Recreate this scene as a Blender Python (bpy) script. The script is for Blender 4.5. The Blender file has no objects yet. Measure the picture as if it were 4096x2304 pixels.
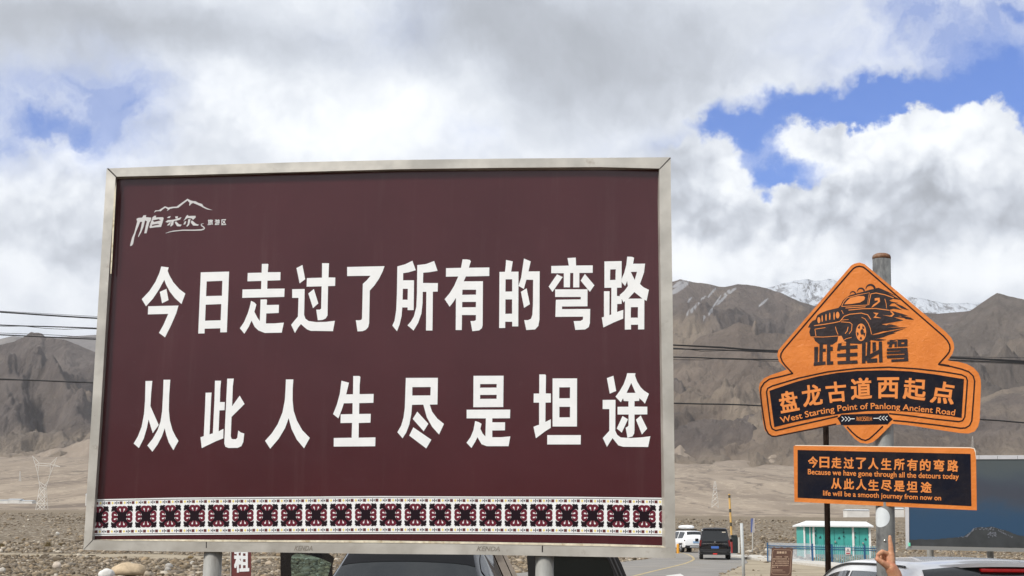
import bpy, bmesh, math, random
import numpy as np
from mathutils import Vector, Matrix, noise
from mathutils.geometry import tessellate_polygon

random.seed(7)
rng = np.random.default_rng(7)
SC = bpy.context.scene
COL = SC.collection

# ------------------------------------------------------------------ camera
F = 5450.0                      # focal length in pixels of the 4096 x 2304 photograph
CZ = 1.70
PITCH = math.atan(986.5 / F)
ROLL = 0.0094
_r0 = np.array((1.0, 0, 0)); _u0 = np.array((0, -math.sin(PITCH), math.cos(PITCH)))
FWD = np.array((0, math.cos(PITCH), math.sin(PITCH)))
UP = math.cos(ROLL) * _u0 - math.sin(ROLL) * _r0
RIGHT = math.cos(ROLL) * _r0 + math.sin(ROLL) * _u0
CAM = np.array((0.0, 0.0, CZ))
cam_d = bpy.data.cameras.new('camera'); cam = bpy.data.objects.new('camera', cam_d); COL.objects.link(cam)
cam_d.sensor_width = 36; cam_d.lens = F / 4096 * 36; cam_d.clip_start = 0.1; cam_d.clip_end = 60000
m = Matrix.Identity(4)
for k in range(3):
    m[k][0], m[k][1], m[k][2], m[k][3] = RIGHT[k], UP[k], -FWD[k], CAM[k]
cam.matrix_world = m
SC.camera = cam
SC.render.resolution_x, SC.render.resolution_y = 1024, 576
SC.view_settings.view_transform = 'Standard'; SC.view_settings.look = 'None'
SC.view_settings.exposure = 0.45; SC.view_settings.gamma = 1.0
SC.cycles.max_bounces = 6; SC.cycles.diffuse_bounces = 3; SC.cycles.glossy_bounces = 3
SC.cycles.transmission_bounces = 4; SC.cycles.transparent_max_bounces = 6

def ray(px, py):
    d = RIGHT * ((px - 2048) / F) + UP * ((1152 - py) / F) + FWD
    return d
def at_y(px, py, Y):
    d = ray(px, py); return CAM + d * (Y / d[1])
def az_el(px, py):
    d = ray(px, py); d = d / np.linalg.norm(d)
    return math.atan2(d[0], d[1]), math.asin(d[2])

# ------------------------------------------------------------------ sun
SUN_EL, SUN_AZ = 42.0, 232.0          # degrees; azimuth clockwise from +Y (the sun stands behind the camera)
sd = bpy.data.lights.new('sun', 'SUN'); sun = bpy.data.objects.new('sun', sd); COL.objects.link(sun)
sd.energy = 3.0; sd.angle = math.radians(10); sd.color = (1.0, 0.95, 0.87)
_a, _e = math.radians(SUN_AZ), math.radians(SUN_EL)
_sv = Vector((math.sin(_a) * math.cos(_e), math.cos(_a) * math.cos(_e), math.sin(_e)))
sun.rotation_euler = _sv.to_track_quat('Z', 'Y').to_euler()
sun.location = (0, -20, 40)

# ------------------------------------------------------------------ world: sky texture under procedural clouds
W = bpy.data.worlds.new('World'); SC.world = W; W.use_nodes = True
NT = W.node_tree; NT.nodes.clear()

class NG:
    def __init__(s, nt): s.nt = nt
    def n(s, t, **k):
        x = s.nt.nodes.new(t)
        for a, b in k.items(): setattr(x, a, b)
        return x
    def put(s, sock, v):
        if hasattr(v, 'links') or isinstance(v, bpy.types.NodeSocket): s.nt.links.new(v, sock)
        else: sock.default_value = v
    def m(s, op, a, b=0.0, c=0.0, clamp=False):
        x = s.n('ShaderNodeMath', operation=op, use_clamp=clamp)
        s.put(x.inputs[0], a); s.put(x.inputs[1], b); s.put(x.inputs[2], c)
        return x.outputs[0]
    def vm(s, op, a, b=None, scale=None):
        x = s.n('ShaderNodeVectorMath', operation=op)
        s.put(x.inputs[0], a)
        if b is not None: s.put(x.inputs[1], b)
        if scale is not None: s.put(x.inputs['Scale'], scale)
        return x.outputs[0]
    def noise(s, vec, scale, detail=5, rough=0.55, col=False, dist=0.0):
        x = s.n('ShaderNodeTexNoise'); s.put(x.inputs['Vector'], vec)
        x.inputs['Scale'].default_value = scale; x.inputs['Detail'].default_value = detail
        x.inputs['Roughness'].default_value = rough; x.inputs['Distortion'].default_value = dist
        return x.outputs['Color'] if col else x.outputs['Fac']
    def smooth(s, v, a, b, lo=0.0, hi=1.0, kind='SMOOTHSTEP'):
        x = s.n('ShaderNodeMapRange', interpolation_type=kind)
        s.put(x.inputs[0], v)
        for k, q in zip((1, 2, 3, 4), (a, b, lo, hi)): s.put(x.inputs[k], q)
        return x.outputs[0]
    def mix(s, f, a, b, blend='MIX'):
        x = s.n('ShaderNodeMix', data_type='RGBA', blend_type=blend)
        s.put(x.inputs[0], f)
        for i, v in ((6, a), (7, b)):
            if isinstance(v, tuple) and len(v) == 3: v = (*v, 1)
            s.put(x.inputs[i], v)
        return x.outputs[2]

g = NG(NT)
tc = g.n('ShaderNodeTexCoord'); DIR = tc.outputs['Generated']
warp1 = g.vm('SCALE', g.vm('SUBTRACT', g.noise(DIR, 7.0, 3, 0.5, True), (0.5, 0.5, 0.5)), scale=0.085)
warp2 = g.vm('SCALE', g.vm('SUBTRACT', g.noise(DIR, 24.0, 6, 0.62, True), (0.5, 0.5, 0.5)), scale=0.042)
wd = g.vm('NORMALIZE', g.vm('ADD', DIR, g.vm('ADD', warp1, warp2)))
wds = g.vm('NORMALIZE', g.vm('ADD', DIR, g.vm('SCALE', warp2, scale=1.5)))
def azel_nodes(v):
    sp = g.n('ShaderNodeSeparateXYZ'); g.put(sp.inputs[0], v)
    return g.m('ARCTAN2', sp.outputs[0], sp.outputs[1]), g.m('ARCSINE', sp.outputs[2])
AZ, EL = azel_nodes(wd)
AZs, ELs = azel_nodes(wds)
def blobs(lst, az=None, el=None):
    az = az or AZ; el = el or EL
    acc = 0.0
    for (px, py, rx, ry, w) in lst:
        a, e = az_el(px, py); ra = rx * 1.25 / F / math.cos(e); re = ry * 1.25 / F
        u = g.m('MULTIPLY_ADD', az, 1 / ra, -a / ra); v = g.m('MULTIPLY_ADD', el, 1 / re, -e / re)
        q = g.m('MULTIPLY_ADD', v, v, g.m('MULTIPLY', u, u))
        acc = g.m('MULTIPLY_ADD', g.m('POWER', 0.36788, q), w, acc)
    return acc
HOLES = [(2883,493,130,45,.62),(3161,445,190,75,.85),(3439,429,190,85,1.0),(3690,410,190,70,.95),(3996,400,180,95,.95),
         (4075,560,60,120,1.0),(3002,560,110,60,.75),(3121,692,125,75,1.05),(3050,770,60,45,.8),
         (342,560,110,38,.44),(477,429,110,90,.48),(119,413,190,80,.5),(180,490,170,60,.5),(545,400,60,60,.35),
         (1510,80,160,60,.28),(1470,190,80,50,.3),(1868,572,50,60,.28),(3900,110,300,120,.62),(3558,48,150,80,.32),(4010,270,150,80,.55),(4090,20,60,40,.5)]
VOIDS = [(3280,545,130,42,-.9),(3620,560,120,40,-.5),(3880,530,120,60,-.7)]
BRIGHT = [(2286,238,420,190,-.33),(715,119,520,110,-.26),(199,80,350,110,-.24),(1828,80,300,130,-.2),(238,975,230,80,-.36),
          (1480,300,200,100,.1),(3598,765,180,80,-.34),(3757,715,150,75,-.3),(3290,552,110,40,-.22),(2803,676,130,100,-.24),
          (2962,924,220,75,-.27),(3797,900,360,65,-.25),(4075,800,70,90,-.22),(3400,940,200,60,-.2),(3540,330,260,60,-.14),
          (2750,300,300,120,-.12),(2850,80,400,120,-.05),
          (1311,556,330,110,.34),(1630,430,250,110,.28),(914,381,250,150,.12),(3916,572,95,100,.30),(3400,676,130,80,.20),
          (3717,540,130,60,.18),(3161,994,140,85,.26),(2803,1097,190,80,.34),(3996,994,120,60,.24),(3717,1113,420,55,.26),
          (80,1130,260,110,.2),(358,636,130,50,.24),(119,795,120,80,.1),(560,760,150,120,.05),(2300,580,260,60,.12)]
n_far = g.noise(DIR, 2.2, 6, 0.55)
n_edge = g.noise(DIR, 16.0, 8, 0.6)
n_fine = g.noise(wd, 9.0, 8, 0.58)
front = g.smooth(g.m('ABSOLUTE', AZs), 0.42, 0.75, 1.0, 0.0)
front = g.m('MULTIPLY', front, g.smooth(EL, 0.42, 0.6, 1.0, 0.0))
hole = g.m('ADD', blobs(HOLES, AZs, ELs), blobs(VOIDS, AZs, ELs))
hole = g.m('MULTIPLY_ADD', g.m('SUBTRACT', n_edge, 0.5), 0.55, hole)
hole_far = g.m('MULTIPLY_ADD', n_far, 2.6, -1.25)
hole = g.m('ADD', g.m('MULTIPLY', hole, front), g.m('MULTIPLY', hole_far, g.m('SUBTRACT', 1.0, front)))
n_wisp = g.noise(wds, 48.0, 6, 0.65)
hole = g.m('MULTIPLY_ADD', g.m('SUBTRACT', n_wisp, 0.5), 0.42, hole)
def puffs(vec, scale):
    x = g.n('ShaderNodeTexVoronoi', feature='F1'); g.put(x.inputs['Vector'], vec); x.inputs['Scale'].default_value = scale
    x.inputs['Detail'].default_value = 2.5; x.inputs['Roughness'].default_value = 0.6; x.inputs['Lacunarity'].default_value = 2.1
    x.normalize = True
    return x.outputs['Distance']
pw = g.vm('ADD', DIR, g.vm('SCALE', warp2, scale=0.55))
pf = puffs(pw, 21.0)
pf_up = puffs(g.vm('ADD', pw, (-0.005, 0.0, 0.009)), 21.0)       # the same lobes sampled a little up-sun: their difference shades each lobe
CUMULUS = [(3916,575,120,105,1.0),(3760,545,120,75,.9),(3600,640,150,90,.9),(3440,705,110,70,.8),(3290,558,95,36,.85),(3380,580,60,36,.5),(3260,820,120,60,.7),(2800,660,120,110,.75),(4096,830,60,110,.8),
           (3300,985,480,110,1.0),(3830,810,260,140,1.0),(2830,890,190,140,.9)]
cum = g.m('MULTIPLY_ADD', g.m('SUBTRACT', 0.42, pf), 0.95, blobs(CUMULUS, AZs, ELs))
cmask = g.m('MULTIPLY', g.smooth(cum, 0.34, 0.60), front)
PUFF = [(3600,680,560,330,1.0),(2900,880,350,230,.75),(230,850,300,260,.7),(900,480,330,180,.45),(1500,560,420,150,.4),(420,600,160,120,.6)]
puffw = g.m('MINIMUM', g.m('MULTIPLY', blobs(PUFF), front), 1.0)
hmask = g.smooth(hole, 0.12, 1.05)
VEIL = [(130,480,260,130,.75),(400,510,150,120,.6),(520,390,110,120,.4),(40,580,120,70,.45),(1510,110,170,100,.3),(1868,575,90,70,.33),(2330,560,150,60,.22),
        (3876,90,340,130,1.25),(3558,60,170,90,.6),(3970,250,210,100,1.0),(3250,470,280,60,.3),(300,330,250,60,.25),(2700,560,120,60,.25),(3720,330,200,50,.3)]
veil = g.m('MULTIPLY', g.m('MULTIPLY', blobs(VEIL), front), g.smooth(g.noise(wd, 7.0, 8, 0.66), 0.32, 0.68, 0.12, 1.25))
hmask = g.m('MAXIMUM', hmask, g.m('MINIMUM', veil, 0.72))
hmask = g.m('MULTIPLY', hmask, g.m('SUBTRACT', 1.0, cmask))
bri = g.m('MULTIPLY_ADD', blobs(BRIGHT), 0.86, 0.70)
bri = g.m('MULTIPLY_ADD', g.m('SUBTRACT', n_fine, 0.5), 0.46, bri)
rim = g.m('MULTIPLY', g.smooth(hole, -0.1, 0.35), 0.10)
bri = g.m('ADD', bri, rim)
bil = g.m('ABSOLUTE', g.m('SUBTRACT', g.noise(wd, 13.0, 7, 0.6), 0.5))
bri = g.m('MULTIPLY_ADD', bil, -0.45, g.m('ADD', bri, 0.055))
lobe = g.m('ADD', g.m('MULTIPLY', g.m('SUBTRACT', pf, pf_up), 2.1), g.m('MULTIPLY', g.m('SUBTRACT', 0.34, pf), 0.75))
bri = g.m('MULTIPLY_ADD', lobe, puffw, bri)
bri = g.smooth(bri, 0.20, 1.16, 0.33, 0.88, 'SMOOTHSTEP')
bri = g.m('MULTIPLY', bri, g.m('MULTIPLY_ADD', n_edge, 0.16, 0.92))
tint = g.mix(g.smooth(bri, 0.45, 0.98), (0.885, 0.95, 1.06), (0.97, 0.995, 1.012))
cloudc = g.mix(1.0, tint, (1, 1, 1), 'MULTIPLY')
sky = g.n('ShaderNodeTexSky', sky_type='NISHITA', sun_disc=False, sun_elevation=_e, sun_rotation=_a, altitude=800, air_density=1.0, dust_density=0.7, ozone_density=2.5)
hs = g.n('ShaderNodeHueSaturation'); hs.inputs['Saturation'].default_value = 1.12; hs.inputs['Value'].default_value = 1.0
g.put(hs.inputs['Color'], sky.outputs[0])
bg1 = g.n('ShaderNodeBackground'); g.put(bg1.inputs[0], g.mix(1.0, hs.outputs[0], (0.39, 0.575, 0.96), 'MULTIPLY')); bg1.inputs[1].default_value = 0.13
bg2 = g.n('ShaderNodeBackground'); g.put(bg2.inputs[0], cloudc); g.put(bg2.inputs[1], bri)
ms = g.n('ShaderNodeMixShader'); g.put(ms.inputs[0], hmask); g.put(ms.inputs[1], bg2.outputs[0]); g.put(ms.inputs[2], bg1.outputs[0])
wo = g.n('ShaderNodeOutputWorld'); g.put(wo.inputs[0], ms.outputs[0])
W.cycles.sampling_method = 'MANUAL'; W.cycles.sample_map_resolution = 512

# ------------------------------------------------------------------ materials
MATS = {}
def mat(name, color, rough=0.6, metal=0.0, var=0.0, vscale=8.0, bump=0.0, bscale=40.0, spec=0.5, coat=0.0,
        dirt=None, dirt_amt=0.0, dscale=3.0, emit=None, estr=0.0, detail=6, stretch=None):
    if name in MATS: return MATS[name]
    mt = bpy.data.materials.new(name); mt.use_nodes = True
    nt = mt.node_tree; q = NG(nt); b = nt.nodes['Principled BSDF']
    b.inputs['Roughness'].default_value = rough; b.inputs['Metallic'].default_value = metal
    b.inputs['Specular IOR Level'].default_value = spec; b.inputs['Coat Weight'].default_value = coat
    c = (*color, 1.0)
    b.inputs['Base Color'].default_value = c
    mt.diffuse_color = c
    t = q.n('ShaderNodeTexCoord').outputs['Object']
    if stretch:
        mp = q.n('ShaderNodeMapping'); mp.inputs['Scale'].default_value = stretch; q.put(mp.inputs[0], t); t = mp.outputs[0]
    out = None
    if var > 0:
        f = q.smooth(q.noise(t, vscale, detail, 0.6), 0.3, 0.7, 1 - var, 1 + var, 'LINEAR')
        out = q.mix(1.0, c, (1, 1, 1), 'MULTIPLY')
        x = out.node; q.put(x.inputs[7], f)
    if dirt is not None and dirt_amt > 0:
        f = q.m('MULTIPLY', q.smooth(q.noise(t, dscale, 8, 0.65), 0.48, 0.68), dirt_amt)
        out = q.mix(f, out if out is not None else c, (*dirt, 1.0))
    if out is not None: q.put(b.inputs['Base Color'], out)
    if bump > 0:
        bn = q.n('ShaderNodeBump'); bn.inputs['Strength'].default_value = bump; bn.inputs['Distance'].default_value = 0.02
        q.put(bn.inputs['Height'], q.noise(t, bscale, 5, 0.6)); q.put(b.inputs['Normal'], bn.outputs[0])
    if emit is not None:
        b.inputs['Emission Color'].default_value = (*emit, 1); b.inputs['Emission Strength'].default_value = estr
    MATS[name] = mt
    return mt

def glass(name, tint, alpha=0.5, rough=0.03):
    """tinted see-through pane: transparent body under a reflecting surface"""
    if name in MATS: return MATS[name]
    mt = bpy.data.materials.new(name); mt.use_nodes = True; nt = mt.node_tree; nt.nodes.clear(); q = NG(nt)
    tr = q.n('ShaderNodeBsdfTransparent'); tr.inputs[0].default_value = (*tint, 1)
    gl = q.n('ShaderNodeBsdfGlossy'); gl.inputs['Roughness'].default_value = rough
    fr = q.n('ShaderNodeFresnel'); fr.inputs[0].default_value = 1.5
    mx = q.n('ShaderNodeMixShader'); q.put(mx.inputs[0], fr.outputs[0]); q.put(mx.inputs[1], tr.outputs[0]); q.put(mx.inputs[2], gl.outputs[0])
    o = q.n('ShaderNodeOutputMaterial'); q.put(o.inputs[0], mx.outputs[0])
    MATS[name] = mt; return mt

# ------------------------------------------------------------------ objects
OFF = {}
def link(o, parent=None):
    COL.objects.link(o)
    if parent is not None: o.parent = parent
    return o
def props(o, label=None, cat=None, group=None, kind=None):
    if label: o['label'] = label
    if cat: o['category'] = cat
    if group: o['group'] = group
    if kind: o['kind'] = kind
    return o
def thing(name, label, cat, loc=(0, 0, 0), rotz=0.0, group=None):
    o = bpy.data.objects.new(name, None); link(o)
    o.empty_display_size = 0.2
    o.location = loc; o.rotation_euler = (0, 0, rotz)
    OFF[o.name] = np.array(loc, float)
    return props(o, label, cat, group)

class MB:
    """collects faces; build() links them as ONE mesh object (vertices given in world space unless local=True)"""
    def __init__(s): s.v = []; s.f = []; s.col = None
    def add(s, vs, fs):
        b = len(s.v); s.v.extend([tuple(map(float, x)) for x in vs]); s.f.extend([tuple(b + i for i in f) for f in fs]); return s
    def box(s, c, size, rotz=0.0):
        cx, cy, cz = c; hx, hy, hz = (q / 2 for q in size); ca, sa = math.cos(rotz), math.sin(rotz)
        vs = []
        for x, y, z in ((-hx,-hy,-hz),(hx,-hy,-hz),(hx,hy,-hz),(-hx,hy,-hz),(-hx,-hy,hz),(hx,-hy,hz),(hx,hy,hz),(-hx,hy,hz)):
            vs.append((cx + x*ca - y*sa, cy + x*sa + y*ca, cz + z))
        return s.add(vs, [(0,3,2,1),(4,5,6,7),(0,1,5,4),(1,2,6,5),(2,3,7,6),(3,0,4,7)])
    def tube(s, pts, r, n=8, cap=True, closed=False):
        pts = [Vector(p) for p in pts]; rs = r if hasattr(r, '__len__') else [r] * len(pts)
        rings = []; prev = None
        for i, p in enumerate(pts):
            a = pts[max(i-1, 0)]; b = pts[min(i+1, len(pts)-1)]; t = (b - a)
            if t.length < 1e-9: t = Vector((0, 0, 1))
            t.normalize()
            if prev is None:
                ref = Vector((0, 0, 1)) if abs(t.z) < 0.9 else Vector((1, 0, 0)); u = t.cross(ref).normalized()
            else:
                u = (prev - t * prev.dot(t))
                u = u.normalized() if u.length > 1e-6 else t.orthogonal().normalized()
            prev = u; w = t.cross(u)
            rings.append([p + (u * math.cos(2*math.pi*k/n) + w * math.sin(2*math.pi*k/n)) * rs[i] for k in range(n)])
        vs = [v for ring in rings for v in ring]; fs = []
        for i in range(len(rings)-1):
            for k in range(n): fs.append((i*n+k, i*n+(k+1) % n, (i+1)*n+(k+1) % n, (i+1)*n+k))
        if cap: fs.append(tuple(reversed(range(n)))); fs.append(tuple((len(rings)-1)*n + k for k in range(n)))
        return s.add(vs, fs)
    def poly(s, polys, mapf):
        """flat polygon (first ring outer, others holes) through mapf(x, y) -> world point"""
        rings = [[Vector((p[0], p[1], 0)) for p in r] for r in polys]
        flat = [p for r in rings for p in r]
        tris = tessellate_polygon(rings)
        return s.add([mapf(p.x, p.y) for p in flat], [tuple(t) for t in tris])
    def slab(s, ring, front, back):
        """prism between front(x, y) and back(x, y) of one outline"""
        n = len(ring); tris = tessellate_polygon([[Vector((p[0], p[1], 0)) for p in ring]])
        vs = [front(*p) for p in ring] + [back(*p) for p in ring]
        fs = [tuple(t) for t in tris] + [tuple(n + i for i in reversed(t)) for t in tris]
        fs += [(i, (i+1) % n, n + (i+1) % n, n + i) for i in range(n)]
        return s.add(vs, fs)
    def build(s, name, m, parent=None, smooth=False, loc=None, label=None, local=False):
        me = bpy.data.meshes.new(name)
        v = np.array(s.v, float).reshape(-1, 3)
        root = parent
        while root is not None and root.parent is not None: root = root.parent
        o = bpy.data.objects.new(name, me)
        if root is not None and not local: v = v - OFF.get(root.name, np.zeros(3))
        if root is None and loc is not None: v = v - np.array(loc, float); o.location = loc
        me.from_pydata(v.tolist(), [], s.f)
        me.update()
        bm = bmesh.new(); bm.from_mesh(me); bmesh.ops.recalc_face_normals(bm, faces=bm.faces); bm.to_mesh(me); bm.free()
        if smooth:
            me.polygons.foreach_set('use_smooth', [True] * len(me.polygons))
        ms = m if isinstance(m, (list, tuple)) else [m]
        for q in ms: me.materials.append(q)
        link(o, parent)
        if root is None and loc is not None: OFF[o.name] = np.array(loc, float)
        if label: o['label'] = label
        return o
def bevel(o, w=0.01, seg=2):
    b = o.modifiers.new('bevel', 'BEVEL'); b.width = w; b.segments = seg; b.limit_method = 'ANGLE'; b.angle_limit = math.radians(35)
    return o

# text -> flat outlines (Blender's own built-in font)
_TX = {}
def text_shape(body, off=0.0, res=3):
    k = (body, off)
    if k in _TX: return _TX[k]
    cu = bpy.data.curves.new('text', 'FONT'); cu.body = body; cu.offset = off; cu.resolution_u = res
    o = bpy.data.objects.new('text', cu); COL.objects.link(o)
    dg = bpy.context.evaluated_depsgraph_get()
    me = bpy.data.meshes.new_from_object(o.evaluated_get(dg))
    v = np.array([tuple(p.co) for p in me.vertices])[:, :2]; f = [tuple(p.vertices) for p in me.polygons]
    bpy.data.objects.remove(o); bpy.data.curves.remove(cu); bpy.data.meshes.remove(me)
    _TX[k] = (v, f); return v, f
BOLD = [(0, 0), (1, 1), (-1, 1), (1, -1), (-1, -1), (1, 0), (-1, 0), (0, 1), (0, -1)]
def nearer(p, k): return p + (CAM - p) * (1.1e-5 * k)
def glyph_quad(mb, ch, quad, mapf, off=0.018):
    """one glyph (or word) filling a quad; off thickens its strokes"""
    v, f = text_shape(ch, 0.0)
    lo, hi = v.min(0) - off, v.max(0) + off
    TL, TR, BR, BL = (np.array(q, float) for q in quad)
    for k, (dx, dy) in enumerate(BOLD if off > 0 else BOLD[:1]):
        uv = (v + np.array((dx, dy)) * off - lo) / (hi - lo); pts = []
        for u, w in uv:
            top = TL + (TR - TL) * u; bot = BL + (BR - BL) * u; p = bot + (top - bot) * w
            pts.append(nearer(mapf(*p), k))
        mb.add(pts, f)
def glyph_line(mb, text, xfun, capfun, mapf, off=0.012):
    """text along a curve: xfun(u) -> (x, y) of the baseline, capfun(u) -> up vector of one cap height"""
    v, f = text_shape(text, 0.0); x0, x1 = v[:, 0].min(), v[:, 0].max(); cap = 0.70
    for k, (dx, dy) in enumerate(BOLD):
        pts = []
        for x, y in v:
            u = (x - x0) / (x1 - x0); b = xfun(u); c = capfun(u); y2 = y + dy * off
            s = dx * off / cap
            pts.append(nearer(mapf(b[0] + c[0] * y2 / cap - c[1] * s, b[1] + c[1] * y2 / cap + c[0] * s), k))
        mb.add(pts, f)
def lerp_pts(pts, x):
    pts = np.array(pts, float); return float(np.interp(x, pts[:, 0], pts[:, 1]))
def ribbon(pts, w):
    """polyline -> polygon of width w (w number or list)"""
    P = np.array(pts, float); n = len(P); ws = np.array(w if hasattr(w, '__len__') else [w] * n, float) / 2
    T = np.zeros_like(P); T[1:-1] = P[2:] - P[:-2]; T[0] = P[1] - P[0]; T[-1] = P[-1] - P[-2]
    T /= np.linalg.norm(T, axis=1)[:, None] + 1e-9; N = np.stack([-T[:, 1], T[:, 0]], 1)
    A = P + N * ws[:, None]; B = P - N * ws[:, None]
    return A, B
def add_ribbon(mb, pts, w, mapf):
    A, B = ribbon(pts, w); n = len(A)
    mb.add([mapf(*p) for p in A] + [mapf(*p) for p in B], [(i, i+1, n+i+1, n+i) for i in range(n-1)])
def ell(cx, cy, rx, ry, n=20, a0=0.0, a1=2*math.pi):
    return [(cx + rx*math.cos(a0 + (a1-a0)*k/n), cy + ry*math.sin(a0 + (a1-a0)*k/n)) for k in range(n)]

# ================================================================== terrain
GY = [-1e5, 40, 130, 210, 735, 1100, 3000, 4500, 60000]
GZ = [0, 0, .585, 4.2, 11.9, 23.9, 167, 260, 300]
def ground_z(y): return float(np.interp(y, GY, GZ))
def ground_at(px, py, lift=0.0, far=4000.0):
    """point of the ground seen at a photograph pixel"""
    d = ray(px, py); d = d / d[1]
    ys = np.concatenate([np.linspace(2, 150, 1200), np.linspace(150, far, 3000)])
    h = CZ + d[2] * ys - np.interp(ys, GY, GZ)
    k = np.where(h <= 0)[0]
    if len(k) == 0: Y = far
    else:
        i = max(k[0], 1); Y = ys[i-1] + (ys[i] - ys[i-1]) * h[i-1] / (h[i-1] - h[i] + 1e-12)
    p = CAM + d * Y; p[2] = ground_z(Y) + lift
    return p
def nz(x, y, z=0.0, s=1.0): return noise.noise(Vector((x * s, y * s, z)))

# ---- materials of the land
def land_mat(name, builder):
    mt = bpy.data.materials.new(name); mt.use_nodes = True
    q = NG(mt.node_tree); b = mt.node_tree.nodes['Principled BSDF']
    b.inputs['Specular IOR Level'].default_value = 0.15; b.inputs['Roughness'].default_value = 0.95
    builder(q, b); MATS[name] = mt; return mt
def _ground(q, b):
    t = q.n('ShaderNodeTexCoord').outputs['Object']
    sp = q.n('ShaderNodeSeparateXYZ'); q.put(sp.inputs[0], t)
    Y = q.m('ADD', sp.outputs[1], q.m('MULTIPLY', q.m('SUBTRACT', q.noise(t, 0.02, 5, 0.6), 0.5), 60.0))
    vo = q.n('ShaderNodeTexVoronoi', feature='F1'); q.put(vo.inputs['Vector'], t); vo.inputs['Scale'].default_value = 3.2
    vr = q.n('ShaderNodeSeparateColor'); q.put(vr.inputs[0], vo.outputs['Color'])
    n1 = q.noise(t, 0.35, 8, 0.7); n2 = q.noise(t, 2.5, 8, 0.7)
    gravel = q.mix(q.smooth(n2, 0.35, 0.68), (0.118, 0.091, 0.062), (0.200, 0.158, 0.112))
    gravel = q.mix(q.smooth(vr.outputs[0], 0.62, 0.98), gravel, (0.36, 0.32, 0.26))
    gravel = q.mix(q.smooth(vr.outputs[1], 0.8, 1.0), gravel, (0.11, 0.095, 0.075))
    gravel = q.mix(q.smooth(n1, 0.5, 0.75, 0.0, 0.6), gravel, (0.245, 0.195, 0.135))
    n3 = q.noise(t, 0.06, 8, 0.65); n4 = q.noise(t, 0.5, 6, 0.7)
    brown = q.mix(q.smooth(n4, 0.35, 0.7), (0.165, 0.132, 0.095), (0.25, 0.205, 0.15))
    mp = q.n('ShaderNodeMapping'); mp.inputs['Scale'].default_value = (0.011, 0.0013, 0.0); q.put(mp.inputs[0], q.vm('ADD', t, q.vm('SCALE', q.noise(t, 0.004, 4, 0.6, True), scale=70.0)))
    n5 = q.noise(mp.outputs[0], 1.0, 10, 0.68, dist=0.6)
    n6 = q.noise(t, 0.012, 9, 0.72)
    fan = q.mix(q.smooth(n5, 0.34, 0.66), (0.215, 0.172, 0.132), (0.335, 0.275, 0.212))
    fan = q.mix(q.smooth(n6, 0.4, 0.75, 0.0, 0.75), fan, (0.265, 0.22, 0.175))
    fan = q.mix(q.smooth(q.noise(mp.outputs[0], 3.0, 9, 0.7), 0.54, 0.66, 0.0, 0.75), fan, (0.165, 0.132, 0.105))
    mp2 = q.n('ShaderNodeMapping'); mp2.inputs['Scale'].default_value = (0.0075, 0.0012, 0.0); q.put(mp2.inputs[0], q.vm('ADD', t, q.vm('SCALE', q.noise(t, 0.006, 5, 0.65, True), scale=110.0)))
    ln = q.m('ABSOLUTE', q.m('SUBTRACT', q.noise(mp2.outputs[0], 1.0, 5, 0.55), 0.5))
    fan = q.mix(q.smooth(ln, 0.0, 0.020, 0.75, 0.0), fan, (0.135, 0.108, 0.088))
    ln2 = q.m('ABSOLUTE', q.m('SUBTRACT', q.noise(mp2.outputs[0], 2.7, 5, 0.6), 0.48))
    fan = q.mix(q.smooth(ln2, 0.0, 0.025, 0.65, 0.0), fan, (0.39, 0.325, 0.25))
    fan = q.mix(q.smooth(q.m('ADD', Y, q.m('MULTIPLY', q.m('SUBTRACT', n5, 0.5), 2600.0)), 1700, 3000, 0.0, 0.55), fan, (0.20, 0.162, 0.132))
    fan = q.mix(q.smooth(q.noise(t, 0.08, 6, 0.7), 0.55, 0.75, 0.0, 0.5), fan, (0.16, 0.13, 0.10))
    c = q.mix(q.smooth(Y, 205, 240), gravel, brown)
    c = q.mix(q.smooth(Y, 520, 760), c, fan)
    q.put(b.inputs['Base Color'], c)
    bn = q.n('ShaderNodeBump'); bn.inputs['Strength'].default_value = 0.9; bn.inputs['Distance'].default_value = 0.12
    q.put(bn.inputs['Height'], q.m('ADD', q.m('MULTIPLY', vo.outputs['Distance'], -1.0), n2)); q.put(b.inputs['Normal'], bn.outputs[0])
M_ground = land_mat('gravel_ground', _ground)

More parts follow.
